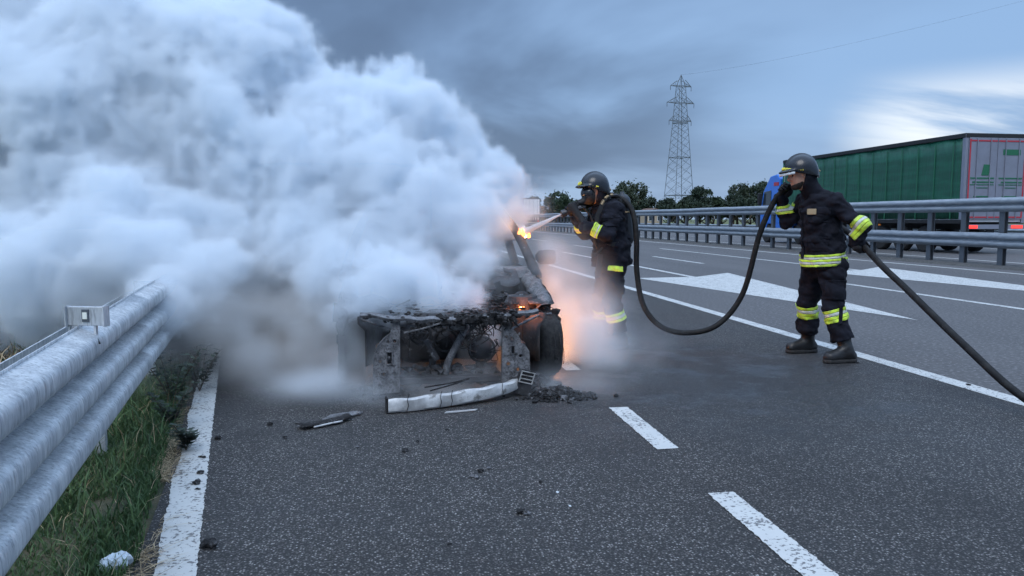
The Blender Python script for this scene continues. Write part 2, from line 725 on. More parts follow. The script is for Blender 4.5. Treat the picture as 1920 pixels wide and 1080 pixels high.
def _soil(n, b):
    a = n.noise(5, 5, 0.65)
    a2 = n.noise(40, 4, 0.7)
    c = n.mix(n.rng(a, 0.35, 0.65), (0.035, 0.045, 0.022), (0.095, 0.085, 0.05))
    c = n.mix(n.math('MULTIPLY', n.rng(a2, 0.5, 0.7), 0.5), c, (0.06, 0.075, 0.03))
    n.put(b.inputs['Base Color'], c)
    n.bump(b, a2, 0.8, 0.02)


def _field(n, b):
    a = n.noise(0.05, 5, 0.6)
    a2 = n.noise(1.5, 5, 0.7)
    c = n.mix(n.rng(a, 0.4, 0.62), (0.085, 0.115, 0.040), (0.155, 0.150, 0.065))
    c = n.mix(n.math('MULTIPLY', n.rng(a2, 0.45, 0.7), 0.5), c, (0.045, 0.07, 0.025))
    n.put(b.inputs['Base Color'], c)
    n.bump(b, a2, 0.6, 0.1)


def _gravel(n, b):
    a = n.voro(40, out='Color')
    s = n.n('ShaderNodeSeparateColor')
    n.put(s.inputs[0], a)
    n.put(b.inputs['Base Color'], n.mix(s.outputs[0], (0.035, 0.035, 0.036), (0.12, 0.118, 0.112)))
    n.bump(b, s.outputs[1], 0.7, 0.02)


def _curtain(n, b):
    a = n.noise(1.2, 4, 0.6, n.obj((1, 0.35, 3.5)))
    a2 = n.noise(3.0, 3, 0.5, n.obj((1, 2.2, 0.3)))
    c = n.mix(n.rng(a, 0.35, 0.7), (0.006, 0.070, 0.042), (0.011, 0.112, 0.066))
    n.put(b.inputs['Base Color'], c)
    n.bump(b, a2, 0.5, 0.08)


def _dirtpaint(col, dirt, amt=0.5):
    def f(n, b):
        a = n.noise(1.7, 5, 0.65)
        n.put(b.inputs['Base Color'], n.mix(n.math('MULTIPLY', n.rng(a, 0.4, 0.75), amt), col, dirt))
    return f


def _rubber(n, b):
    a = n.noise(30, 4, 0.7)
    n.put(b.inputs['Base Color'], n.mix(n.rng(a, 0.35, 0.7), (0.012, 0.012, 0.013), (0.035, 0.034, 0.033)))
    n.bump(b, a, 0.4, 0.006)


def _skin(n, b):
    a = n.noise(25, 4, 0.6)
    n.put(b.inputs['Base Color'], n.mix(n.rng(a, 0.35, 0.7), (0.34, 0.19, 0.14), (0.44, 0.27, 0.20)))


def _hose(n, b):
    a = n.noise(12, 5, 0.7)
    n.put(b.inputs['Base Color'], n.mix(n.rng(a, 0.4, 0.7), (0.006, 0.006, 0.0065), (0.020, 0.0195, 0.019)))
    n.bump(b, n.noise(140, 2), 0.3, 0.002)


def _bark(n, b):
    a = n.noise(5, 5, 0.7, n.obj((3, 3, 0.6)))
    n.put(b.inputs['Base Color'], n.mix(a, (0.05, 0.038, 0.028), (0.15, 0.12, 0.09)))


M = dict(
    asphalt=mat('asphalt', rough=0.8, build=_asphalt),
    asphalt_far=mat('asphalt_lanes', rough=0.8, build=_asphalt_far),
    paint=mat('road_paint', rough=0.6, build=_paint),
    galv=mat('galvanised_steel', rough=0.5, metal=0.35, build=_galv),
    steel_far=mat('weathered_barrier_steel', rough=0.5, metal=0.25, build=_steel_far),
    dark_steel=mat('dark_steel', (0.10, 0.115, 0.135), 0.55, 0.3),
    bolt=mat('bolt_steel', (0.10, 0.10, 0.11), 0.5, 0.6),
    burnt=mat('burnt_metal', rough=0.8, metal=0.15, build=_burnt),
    ash=mat('ash_covered_steel', rough=0.75, metal=0.2, build=_ash_steel),
    char=mat('char', rough=0.95, build=lambda n, b: (n.put(b.inputs['Base Color'], n.mix(n.rng(n.noise(30, 5, 0.7), 0.5, 0.72), (0.008, 0.008, 0.009), (0.10, 0.10, 0.105))), n.bump(b, n.noise(40, 4, 0.7), 0.8, 0.01))),
    alu=mat('scorched_aluminium', rough=0.5, metal=0.3, build=_alu),
    rust=mat('fire_rust', rough=0.85, build=lambda n, b: n.put(b.inputs['Base Color'], n.mix(n.rng(n.noise(14, 5, 0.7), 0.35, 0.7), (0.035, 0.018, 0.014), (0.17, 0.045, 0.025)))),
    cloth=mat('navy_turnout_cloth', rough=0.9, spec=0.25, build=_cloth),
    hivis=mat('lime_reflective_tape', rough=0.45, build=_hivis),
    silver=mat('silver_reflective_tape', (0.52, 0.55, 0.50), 0.4, 0.1),
    glove=mat('black_glove', (0.010, 0.010, 0.012), 0.75, 0, 0.35, lambda n, b: n.bump(b, n.noise(60, 3), 0.4, 0.004)),
    boot=mat('black_boot_leather', (0.012, 0.012, 0.013), 0.45, 0, 0.5, lambda n, b: n.bump(b, n.noise(35, 4), 0.35, 0.004)),
    helmet=mat('black_helmet', (0.011, 0.013, 0.018), 0.24, 0, 0.5),
    helmet_yellow=mat('yellow_helmet_plate', (0.72, 0.66, 0.06), 0.35),
    visor=mat('clear_visor', (0.55, 0.60, 0.62), 0.12, 0.0),
    mask=mat('dark_mask_glass', (0.020, 0.024, 0.032), 0.12),
    skin=mat('skin', rough=0.6, build=_skin),
    beard=mat('dark_beard', (0.016, 0.012, 0.010), 0.9),
    strap=mat('tan_strap', (0.36, 0.27, 0.16), 0.7),
    tank=mat('dark_cylinder', (0.022, 0.026, 0.034), 0.35),
    hose=mat('black_hose_rubber', rough=0.7, spec=0.3, build=_hose),
    brass=mat('nozzle_metal', (0.06, 0.06, 0.065), 0.4, 0.7),
    rubber=mat('tyre_rubber', rough=0.85, build=_rubber),
    curtain=mat('green_curtain', rough=0.45, build=_curtain),
    lgrey=mat('grey_trailer_door', rough=0.45, build=_dirtpaint((0.205, 0.225, 0.285), (0.14, 0.15, 0.19))),
    red=mat('red_trim', (0.42, 0.028, 0.045), 0.4),
    dgreen=mat('green_print', (0.015, 0.13, 0.065), 0.5),
    black=mat('black_plastic', (0.012, 0.012, 0.014), 0.6),
    blue=mat('blue_cab_paint', (0.020, 0.16, 0.62), 0.3, 0, 0.5, None, 0.3),
    glass=mat('vehicle_glass', (0.03, 0.04, 0.05), 0.08),
    white=mat('white_paint', rough=0.4, build=_dirtpaint((0.70, 0.71, 0.72), (0.45, 0.46, 0.48), 0.4)),
    rim=mat('rim_metal', (0.40, 0.41, 0.43), 0.4, 0.6),
    orange=mat('orange_marker', (0.70, 0.20, 0.02), 0.4),
    pylon=mat('pylon_steel', (0.16, 0.185, 0.21), 0.6, 0.3),
    wire=mat('cable', (0.08, 0.09, 0.11), 0.6),
    grass=mat('grass_blades', rough=0.7, build=_grass),
    straw=mat('dry_straw', rough=0.85, build=_straw),
    soil=mat('verge_soil', rough=0.95, build=_soil),
    field=mat('field', rough=0.95, build=_field),
    gravel=mat('median_gravel', rough=0.9, build=_gravel),
    bark=mat('bark', rough=0.9, build=_bark),
    leaf_a=mat('leaf_mid', rough=0.7, build=_leaf((0.016, 0.034, 0.018), (0.050, 0.082, 0.040))),
    leaf_b=mat('leaf_dark', rough=0.7, build=_leaf((0.012, 0.026, 0.017), (0.036, 0.060, 0.034))),
    leaf_c=mat('leaf_olive', rough=0.7, build=_leaf((0.022, 0.036, 0.022), (0.062, 0.085, 0.048))),
    wall=mat('house_wall', rough=0.8, build=_dirtpaint((0.42, 0.34, 0.26), (0.28, 0.22, 0.17))),
    tile=mat('roof_tile', rough=0.8, build=_dirtpaint((0.13, 0.085, 0.065), (0.15, 0.08, 0.06))),
    paper=mat('crumpled_paper', (0.62, 0.68, 0.72), 0.7),
    reflector=mat('reflector', (0.80, 0.82, 0.74), 0.25),
)


def emis(name, col, strength):
    m = bpy.data.materials.new(name)
    m.use_nodes = True
    b = m.node_tree.nodes['Principled BSDF']
    b.inputs['Base Color'].default_value = (0, 0, 0, 1)
    b.inputs['Emission Color'].default_value = (*col, 1)
    b.inputs['Emission Strength'].default_value = strength
    return m


M['flame_core'] = emis('flame_core', (1.0, 0.72, 0.36), 40)
M['flame_edge'] = emis('flame_edge', (1.0, 0.24, 0.05), 4)
M['tail'] = emis('tail_light', (1.0, 0.05, 0.04), 1.2)
M['head'] = emis('head_light', (1.0, 0.93, 0.8), 6)

# ================================================================== ground, carriageways, markings
def edge_x(y):     # centre of the painted left edge line of the lay-by
    return -0.78 - 0.198 * (min(y, 15) - 2.66)


def rail_x(y):     # face of the near guard rail
    return -1.095 - 0.172 * (min(y, 16) - 2.66)


g = MB()
g.add([(-2500, -60, -0.05), (2500, -60, -0.05), (2500, 4000, -0.05), (-2500, 4000, -0.05)], [(0, 1, 2, 3)])
tag(g.build('ground', M['field']), kind='structure')

g = MB()
ys = [-8 + i * 1.0 for i in range(25)] + [17, 60, 400, 1500]
lv = [(edge_x(y) - 0.13 + 0.03 * math.sin(y * 5.1) + 0.02 * math.sin(y * 11.7), y, 0) for y in ys]
rv = [(4.16, y, 0) for y in ys]
k = len(ys)
g.add(lv + rv, [(i, i + k, i + k + 1, i + 1) for i in range(k - 1)])
road = tag(g.build('road', M['asphalt']), kind='structure')
g = MB()
g.add([(4.16, -8, 0), (15.0, -8, 0), (15.0, 1500, 0), (4.16, 1500, 0)], [(0, 1, 2, 3)])
lanes = tag(g.build('road', M['asphalt_far']), kind='structure')
g = MB()
g.add([(16.9, -8, -0.004), (29.0, -8, -0.004), (29.0, 1500, -0.004), (16.9, 1500, -0.004)], [(0, 1, 2, 3)])
opp = tag(g.build('road', M['asphalt_far']), kind='structure')
g = MB()
xs = [14.99, 15.2, 15.6, 16.0, 16.4, 16.91]
ysg = [-8, 5, 20, 40, 80, 200, 1500]
g.grid(xs, ysg, lambda x, y: (x, y, 0.0 if x in (14.99, 16.91) else 0.035))
tag(g.build('median_strip', M['gravel']), kind='structure')
g = MB()
rs = np.random.RandomState(5)
vx = [-14, -8, -5, -3.6, -2.8, -2.3, -2.0, -1.7, -1.45, -1.2, -1.0, -0.85, -0.7, -0.5]
vy = [-3 + 0.4 * i for i in range(50)] + [20, 30, 60, 200]
g.grid(vx, vy, lambda x, y: (x - 0.19 * (min(y, 16) - 2.66), y,
       -0.012 + (0.02 if x < -0.9 else -0.012) * (1 if x < -0.8 else 0.6) + (0 if x > -0.95 else 0.03 * rs.rand()) - (0.06 * max(0, -1.8 - x) if x > -6 else 0.25)))
tag(g.build('verge', M['soil'], smooth=True), kind='structure')


def sheet(name, quad, parent, z=0.004):
    m = MB()
    (x0, y0), (x1, _), (_, y1), _ = quad
    n = 60 if y1 - y0 < 6 else 2
    j = 0.007 if y1 - y0 < 6 else 0.0
    rj = np.random.RandomState(int(abs(y0) * 100) + 3)
    yy_ = np.linspace(y0, y1, n)
    m.add([(x0 + (rj.rand() - .5) * j, y + (rj.rand() - .5) * j, z) for y in yy_] + [(x1 + (rj.rand() - .5) * j, y + (rj.rand() - .5) * j, z) for y in yy_], [(i, i + n, i + n + 1, i + 1) for i in range(n - 1)])
    return m.build(name, M['paint'], parent)


# left edge line: worn ends where the smoke and soil cover it
mm = MB()
yy = list(np.arange(-4, 9, 0.018)) + [9.5, 12, 15, 16, 30, 80]
k = len(yy)
rj = np.random.RandomState(4)
mm.add([(edge_x(y) - 0.072 + (rj.rand() - .5) * 0.009 + 0.010 * math.sin(y * 7.3) * math.sin(y * 2.9), y, 0.004) for y in yy] + [(edge_x(y) + 0.078 + (rj.rand() - .5) * 0.008, y, 0.004) for y in yy], [(i, i + k, i + k + 1, i + 1) for i in range(k - 1)])
mm.build('edge_line', M['paint'], road)
for y0 in (2.16 - 3.1, 2.16 - 1.56 - 0.0, 2.15, 3.76, 5.9, 7.5, 9.1, 10.7):
    y1 = {2.15: 3.10, 3.76: 4.67}.get(y0, y0 + 0.92)
    sheet('lane_line', [(1.405, y0), (1.53, y0), (1.53, y1), (1.405, y1)], road)
sheet('edge_line', [(4.165, -6), (4.325, -6), (4.325, 600), (4.165, 600)], lanes)
for y0, y1 in ((0.2, 4.0), (8.0, 13.1), (19.8, 23.9), (30.5, 35.0), (41.5, 46), (53.5, 58), (65.5, 70), (77.5, 82), (90, 94.5), (102, 106)):
    sheet('lane_line', [(8.60, y0), (8.74, y0), (8.74, y1), (8.60, y1)], lanes)
sheet('edge_line', [(14.05, -6), (14.23, -6), (14.23, 600), (14.05, 600)], lanes)


def arrow(cx, ytip, yb, y1, hw=1.30, sw=0.075):
    m = MB()
    m.add([(cx - sw, y1, .004), (cx + sw, y1, .004), (cx + sw, yb, .004), (cx - sw, yb, .004)], [(0, 1, 2, 3)])
    m.add([(cx, ytip, .004), (cx + hw, yb + 1.05, .004), (cx + sw, yb, .004), (cx - sw, yb, .004), (cx - hw, yb - 0.1, .004)], [(0, 1, 2), (0, 2, 3), (0, 3, 4)])
    return m.build('arrow_marking', M['paint'], lanes)


arrow(6.42, 8.2, 15.2, 27.5)
arrow(11.3, 9.2, 16.6, 30.3)
for x in (17.55, 21.4, 25.2):
    if x == 17.55:
        sheet('edge_line', [(x, -6), (x + .18, -6), (x + .18, 600), (x, 600)], opp)
    else:
        for j in range(9):
            sheet('lane_line', [(x, 2 + 12 * j), (x + .14, 2 + 12 * j), (x + .14, 6.5 + 12 * j), (x, 6.5 + 12 * j)], opp)

# ================================================================== near guard rail (three-wave beam)
prof = []
for zc_ in (0.385, 0.555, 0.725):
    prof += [(0.000, zc_ - 0.085), (0.000, zc_ - 0.072), (0.064, zc_ - 0.047), (0.077, zc_ - 0.039), (0.085, zc_ - 0.026), (0.087, zc_ - 0.010), (0.087, zc_ + 0.014), (0.084, zc_ + 0.029), (0.076, zc_ + 0.040), (0.064, zc_ + 0.047), (0.000, zc_ + 0.072)]
prof += [(0.000, 0.810)]
prof[0] = (0.006, 0.305)
prof = [(d, z) for d, z in prof]
dirv = Vector((-0.172, 1, 0)).normalized()
nrm = Vector((dirv.y, -dirv.x, 0))
rail = empty('guard_rail', (rail_x(4.6), 4.6, 0), label='near galvanised three-wave steel guard rail running into the smoke', cat='guard rail')
L0 = Vector((0, 0, 0))


def rail_panel(s0, s1, off):
    m = MB()
    ss = np.linspace(s0, s1, 9)
    m.grid(list(ss), list(range(len(prof))), lambda s, j: tuple(L0 + dirv * s + nrm * (prof[j][0] - 0.087 + off + 0.004 * math.sin(s * 1.7)) + Vector((0, 0, prof[j][1] + 0.003 * math.sin(s * 2.3 + 1)))))
    o = m.build('rail_panel', M['galv'], rail, smooth=True, solid=0.004)
    sharp(o, 30)
    return o


rail_panel(-6.0, 0.16, 0.0)
rail_panel(0.0, 4.15, -0.006)
rail_panel(4.0, 8.15, -0.012)
rail_panel(8.0, 12.2, -0.018)
for s in (-4.52, -2.52, -0.52, 1.48, 3.48, 5.48, 7.48, 9.48):
    m = MB()
    p = L0 + dirv * s - nrm * 0.215
    a, w, t = 0.075, 0.05, 0.006
    rot = (0, 0, math.atan2(dirv.y, dirv.x))
    m.box(tuple(p + Vector((0, 0, 0.36))), (t, 0.12, 0.84), rot)
    m.box(tuple(p + dirv * w / 2 + nrm * 0.06 + Vector((0, 0, 0.36))), (w, t, 0.84), rot)
    m.box(tuple(p + dirv * w / 2 - nrm * 0.06 + Vector((0, 0, 0.36))), (w, t, 0.84), rot)
    po = m.build('post', M['galv'], rail)
    m = MB()
    m.box(tuple(p + nrm * 0.095 + Vector((0, 0, 0.555))), (0.08, 0.06, 0.30), rot)
    m.build('spacer', M['galv'], po)
    for zc_ in (0.47, 0.64):
        m = MB()
        q = p + nrm * 0.130
        m.lathe([(0.0, 0.014), (0.014, 0.012), (0.017, 0.0)], (0, 0, 0), 'X', 8)
        m.v = [tuple(Vector(v).x * nrm + Vector((0, 0, Vector(v).z)) + dirv * Vector(v).y + q + Vector((0, 0, zc_))) for v in m.v]
        m.build('bolt', M['bolt'], rail)
for s in (0.04, 0.11):
    for zc_ in (0.345, 0.47, 0.64, 0.765):
        m = MB()
        q = L0 + dirv * s - nrm * (0.035 if zc_ in (0.345, 0.765) else 0.097)
        m.box(tuple(q + Vector((0, 0, zc_))), (0.034, 0.022, 0.020), (0, 0, math.atan2(dirv.y, dirv.x)))
        m.build('bolt', M['bolt'], rail, bevel=0.004)
for s in (-1.62, -1.56, -0.95):      # open slots stamped in the valleys
    m = MB()
    q = L0 + dirv * s - nrm * 0.099
    m.box(tuple(q + Vector((0, 0, 0.64))), (0.012, 0.006, 0.034), (0, 0, math.atan2(dirv.y, dirv.x)))
    m.build('slot', M['black'], rail)
# rear tension strip behind the posts
m = MB()
m.beam(tuple(L0 + dirv * -6 - nrm * 0.42 + Vector((0, 0, 0.58))), tuple(L0 + dirv * 12 - nrm * 0.42 + Vector((0, 0, 0.58))), 0.008, 0.12)
m.build('rear_strip', M['galv'], rail)

# reflector bracket clipped on the rail
br = empty('reflector_bracket', (-1.26, 3.32, 0.80), rz=R(-14), label='small galvanised reflector box clipped on top of the near guard rail', cat='reflector')
m = MB()
m.box((-0.005, 0, 0.047), (0.165, 0.022, 0.080))
m.build('plate', M['galv'], br, bevel=0.003)
for x in (-0.088, 0.080):
    m = MB()
    m.box((x, -0.004, 0.047), (0.006, 0.040, 0.086))
    m.build('flange', M['galv'], br)
m = MB()
m.box((-0.004, -0.013, 0.050), (0.030, 0.006, 0.052))
m.build('reflector_seat', M['dark_steel'], br)
m = MB()
m.box((-0.004, -0.0175, 0.050), (0.019, 0.004, 0.028))
m.build('reflector', M['reflector'], br)
m = MB()
m.beam((-0.085, 0, 0.005), (-0.085, 0, -0.042), 0.010, 0.012, (0, 1, 0))
m.beam((-0.09, 0, -0.040), (0.03, 0, -0.036), 0.012, 0.008)
m.beam((0.03, 0, 0.01), (0.03, 0, -0.06), 0.010, 0.012, (0, 1, 0))
m.build('bracket', M['galv'], br)
m = MB()
m.tube(spline([(-0.03, -0.01, -0.035), (0.02, -0.02, -0.028), (0.055, -0.035, -0.040), (0.085, -0.06, -0.058)], 5), 0.0035, 6)
m.build('black_tie', M['black'], br)

# ================================================================== median barrier
BX = 15.9
med = empty('median_barrier', (BX, 17.29, 0), label='grey double-rail steel barrier along the central reservation', cat='barrier')
wprof = [(0.0, -0.155), (0.012, -0.150), (0.075, -0.105), (0.083, -0.085), (0.083, -0.065), (0.075, -0.045), (0.005, -0.010), (0.0, 0.0),
         (0.005, 0.010), (0.075, 0.045), (0.083, 0.065), (0.083, 0.085), (0.075, 0.105), (0.012, 0.150), (0.0, 0.155)]
pm = MB()
for sx in (-1, 1):
    pm.box((sx * 0.055, 0, 0.88), (0.012, 0.17, 1.76))
pm.box((0, 0, 0.88), (0.10, 0.014, 1.76))
p0 = pm.build('post', M['dark_steel'], med)
p0.location = (0, -1.333 * 9, 0)
for i in range(-8, 75):
    c = p0.copy()
    COL.objects.link(c)
    c.location = (0, 1.333 * i, 0)
proto = {}
for side in (-1, 1):
    for zc_, kk in ((1.635, 1.2), (0.69, 1.28)):
        m = MB()
        m.grid([0, 4.02], list(range(len(wprof))), lambda y, j: (side * (0.075 + wprof[j][0]), y, zc_ + wprof[j][1] * kk))
        o = m.build('rail_panel', M['steel_far'], med, smooth=False, solid=0.006)
        o.location = (0, -12.0, 0)
        for i in range(1, 28):
            c = o.copy()
            COL.objects.link(c)
            c.location = (side * 0.004 * (i % 2), -12.0 + 4.0 * i, 0.006 * math.sin(i * 2.1))
# rails merging into distance beyond the counted pieces
# far-side guard rail of the opposite carriageway
fr = empty('far_guard_rail', (30.2, 30, 0), label='low steel guard rail at the outer edge of the opposite carriageway', cat='guard rail')
m = MB()
m.box((0, 0, 0.36), (0.10, 0.12, 0.72))
p0 = m.build('post', M['dark_steel'], fr)
p0.location = (0.1, -8, 0)
for i in range(-1, 28):
    c = p0.copy()
    COL.objects.link(c)
    c.location = (0.1, 4 * i, 0)
m = MB()
m.grid([0, 4.0], list(range(len(wprof))), lambda y, j: (-wprof[j][0], y, 0.62 + wprof[j][1]))
o = m.build('rail_panel', M['steel_far'], fr, solid=0.006)
o.location = (0, -12, 0)
for i in range(1, 32):
    c = o.copy()
    COL.objects.link(c)
    c.location = (-0.004 * (i % 2), -12 + 4 * i, 0)

# ================================================================== lattice pylon
PYL = (92.5, 232.0)
py = empty('electricity_pylon', (PYL[0], PYL[1], 0), rz=R(12), label='tall lattice steel electricity pylon with three cross-arm levels', cat='pylon')


def hw(z):        # half width of the mast
    return 3.9 + (1.75 - 3.9) * z / 32 if z < 32 else 1.75 + (1.05 - 1.75) * (z - 32) / 12


lv = [0, 4.5, 9.0, 12.5, 15.5, 18.5, 21.2, 23.8, 26.2, 28.4, 30.4, 32.2, 34.2, 36.2, 38.2, 40.2, 42.2, 44.0]
for sx, sy in ((-1, -1), (1, -1), (1, 1), (-1, 1)):
    m = MB()
    m.tube([(sx * hw(z), sy * hw(z), z) for z in (0, 32, 44)] + [(0, 0, 47.5)], 0.10, 4)
    m.build('leg', M['pylon'], py)
for f in range(4):
    m = MB()
    ca, sa = math.cos(f * math.pi / 2), math.sin(f * math.pi / 2)
    rot = lambda x, y, z: (x * ca - y * sa, x * sa + y * ca, z)
    for a, b in zip(lv[:-1], lv[1:]):
        A, B = hw(a), hw(b)
        m.beam(rot(-A, -A, a), rot(B, -B, b), 0.062, 0.062)
        m.beam(rot(A, -A, a), rot(-B, -B, b), 0.062, 0.062)
        if a in (9.0, 21.2, 32.2):
            m.beam(rot(-A, -A, a), rot(A, -A, a), 0.2, 0.2)
    m.build('bracing', M['pylon'], py)
for z, w in ((32.9, 4.2), (38.6, 5.1), (43.9, 3.9)):
    for s in (-1, 1):
        m = MB()
        h0 = hw(z)
        for y in (-h0, h0):
            m.beam((0, y, z), (s * w, 0, z), 0.16, 0.16)
            m.beam((s * h0 * 0.9, y * 0.9, z + 1.9), (s * w, 0, z), 0.13, 0.13)
        for t in (0.35, 0.6, 0.8):
            m.beam((s * w * t, 0, z), (s * (w * t * 0.8 + 0.1), 0, z + 1.9 * (1 - t) * 1.1), 0.09, 0.09)
        ar = m.build('cross_arm', M['pylon'], py)
        m = MB()
        m.tube([(s * w, 0, z), (s * w, 0, z - 1.4)], 0.09, 5)
        m.build('insulator', M['wire'], ar)
# earth wire from the peak up over the road towards the next pylon
m = MB()
pts = []
A, B = Vector((PYL[0], PYL[1], 47.5)), Vector((76, 80, 27.5))
for i in range(25):
    t = i / 24
    p = A.lerp(B, t)
    p.z -= 1.2 * 4 * t * (1 - t)
    pts.append(p)
m.tube(pts, [0.022 - 0.014 * i / 24 for i in range(25)], 5)
m.build('overhead_cable', M['wire'])
tag(bpy.data.objects['overhead_cable'], 'thin overhead cable running from the pylon peak', 'cable')

# ================================================================== trees
def tree(loc, h, cr, leaf, n, label, group='trees along the horizon', seed=0, trunk_h=0.3, lobes=9, name='tree', squash=0.85, size=0.21):
    n = int(n * 1.7)
    rs = np.random.RandomState(seed)
    t = empty(name, loc, label=label, cat='tree', group=group)
    m = MB()
    th = h * trunk_h
    m.tube([(0, 0, -0.3), (0.05 * h * (rs.rand() - .5), 0.03, th), (0.08 * h * (rs.rand() - .5), 0, h * 0.62)], [0.035 * h, 0.024 * h, 0.010 * h], 7)
    for k in range(6):
        a = rs.rand() * 6.28
        z0 = th * (0.75 + 0.5 * rs.rand())
        e = Vector((math.cos(a) * cr * 0.6, math.sin(a) * cr * 0.6, z0 + h * (0.18 + 0.2 * rs.rand())))
        m.tube([(0, 0, z0), tuple(e * 0.5 + Vector((0, 0, z0 * 0.5 - 0.03 * h))), tuple(e)], [0.014 * h, 0.010 * h, 0.004 * h], 5)
    m.build('trunk', M['bark'], t, smooth=True)
    # leaf-sized faces gathered in clumps
    zc0 = th + (h - th) * 0.52
    C, Rr = [], []
    for k in range(lobes):
        d = rs.normal(size=3)
        d /= np.linalg.norm(d)
        q = rs.rand() ** 0.5
        C.append((d[0] * cr * 0.62 * q, d[1] * cr * 0.62 * q, zc0 + d[2] * (h - th) * 0.36 * q))
        Rr.append(cr * (0.26 + 0.24 * rs.rand()))
    C, Rr = np.array(C), np.array(Rr)
    pick = rs.choice(lobes, n, p=Rr ** 2 / (Rr ** 2).sum())
    d = rs.normal(size=(n, 3))
    d /= np.linalg.norm(d, axis=1)[:, None]
    rad = rs.rand(n) ** 0.28 * (1 + 0.30 * rs.normal(size=n) * (rs.rand(n) < 0.3))
    p = C[pick] + d * (Rr[pick] * rad)[:, None] * np.array([1, 1, squash])
    # drop leaves by a noise mask so that gaps open
    keep = fbm(p[:, 0] * 1.1 / cr * 3 + seed, p[:, 1] * 1.1 / cr * 3, p[:, 2] * 1.1 / cr * 3, 3) > 0.40
    p = p[keep]
    n = len(p)
    u = rs.normal(size=(n, 3))
    u /= np.linalg.norm(u, axis=1)[:, None]
    w = np.cross(u, rs.normal(size=(n, 3)))
    w /= np.linalg.norm(w, axis=1)[:, None]
    s = (size * (0.6 + 0.8 * rs.rand(n)))[:, None]
    V = np.stack([p - u * s, p + w * s * 0.5, p + u * s, p - w * s * 0.5], 1).reshape(-1, 3)
    me = bpy.data.meshes.new('crown')
    me.vertices.add(len(V))
    me.vertices.foreach_set('co', V.astype(np.float32).ravel())
    me.loops.add(4 * n)
    me.loops.foreach_set('vertex_index', np.arange(4 * n, dtype=np.int32))
    me.polygons.add(n)
    me.polygons.foreach_set('loop_start', np.arange(n, dtype=np.int32) * 4)
    me.update(calc_edges=True)
    me.materials.append(M[leaf])
    o = bpy.data.objects.new('crown', me)
    COL.objects.link(o)
    o.parent = t
    return t


BG = 'trees along the horizon'
tree((41.8, 128, 0), 8.4, 3.8, 'leaf_c', 7500, 'broad round tree behind the firefighter with the breathing apparatus', seed=11, trunk_h=0.25, lobes=12)
tree((28.6, 128, 0), 6.2, 3.4, 'leaf_a', 6000, 'low rounded tree right of the white lorry', seed=12, trunk_h=0.15)
tree((24.2, 150, 0), 8.3, 2.2, 'leaf_c', 1800, 'small tree showing above the white lorry', seed=13, trunk_h=0.45, lobes=5)
ROW = ['dark leafy tree nearest the pylon in the roadside row', 'second tree from the pylon, a brighter green one', 'third tree from the pylon, dark and rounded', 'tallest olive tree, fourth from the pylon in the row', 'fifth tree from the pylon, dark green', 'sixth tree from the pylon, beside the blue cab', 'seventh tree from the pylon, behind the blue cab']
for i, (x, y, h, r, lf) in enumerate([(56.0, 130, 7.7, 2.9, 'leaf_b'), (59.6, 134, 8.4, 3.1, 'leaf_a'), (63.0, 131, 7.9, 2.8, 'leaf_b'), (66.4, 136, 9.6, 3.4, 'leaf_c'), (69.6, 133, 9.0, 3.0, 'leaf_b'), (73.2, 138, 9.0, 3.4, 'leaf_a'), (77.5, 136, 8.4, 3.3, 'leaf_b')]):
    tree((x, y, 0), h, r, lf, 5200, ROW[i], seed=30 + i, trunk_h=0.10, group='row of trees beside the pylon', lobes=12)
tree((52.6, 128, 0), 6.0, 2.9, 'leaf_b', 3000, 'low spreading tree growing at the foot of the pylon', seed=50, trunk_h=0.12, squash=0.6)
for i in range(24):
    x = 22.5 + 2.45 * i
    tree((x, 131 + 2.5 * math.sin(i * 2.1), 0), 4.7 + 1.0 * math.sin(i * 1.37) ** 2 + 0.022 * (x - 22), 2.7, 'leaf_b' if i % 3 else 'leaf_a', 2400, 'low dark bush filling the hedge line on the horizon', seed=70 + i, trunk_h=0.05, group='hedge bushes on the horizon', name='bush', lobes=8, squash=0.8)
for i in range(9):
    tree((82 + i * 5.5, 138 + 5 * math.sin(i * 1.7), 0), 8.2 + 1.5 * math.sin(i * 2.9), 3.6, 'leaf_b' if i % 2 else 'leaf_a', 2200, 'far tree standing behind the green lorry', seed=140 + i, trunk_h=0.14, group='far trees behind the green lorry', size=0.4)

# small house among the trees
hs = empty('farm_house', (43.6, 122, 0), rz=R(12), label='small brown farm house half hidden under the broad round tree', cat='house')
m = MB()
m.box((0, 0, 1.25), (3.0, 3.2, 2.5))
m.build('wall', M['wall'], hs)
m = MB()
m.prism([(-1.7, 2.5), (1.7, 2.5), (0, 3.1)], lambda u, v, w: (u, -1.8 + w, v), 3.6)
m.build('roof', M['tile'], hs)
for x in (-0.9, 0.8):
    m = MB()
    m.box((x, -1.61, 1.4), (0.8, 0.06, 0.9))
    wn_ = m.build('window', M['white'], hs)
    m = MB()
    m.box((x, -1.65, 1.4), (0.64, 0.03, 0.74))
    m.build('pane', M['glass'], wn_)


# ================================================================== lorries and car
def wheel(parent, c, r=0.5, w=0.3, m_rim='rim'):
    m = MB()
    m.lathe([(r * 0.56, -w / 2), (r * 0.9, -w / 2), (r, -w * 0.36), (r, w * 0.36), (r * 0.9, w / 2), (r * 0.56, w / 2)], (0, 0, 0), 'X', 22)
    t = m.build('wheel', M['rubber'], parent, smooth=False)
    t.location = c
    m = MB()
    m.lathe([(r * 0.57, -w * 0.42), (r * 0.5, -w * 0.30), (r * 0.2, -w * 0.22), (r * 0.16, -w * 0.40), (0.01, -w * 0.42)], (0, 0, 0), 'X', 18)
    m.lathe([(r * 0.57, w * 0.42), (r * 0.5, w * 0.30), (r * 0.2, w * 0.22), (0.01, w * 0.22)], (0, 0, 0), 'X', 18)
    m.build('rim', M[m_rim], t)
    return t


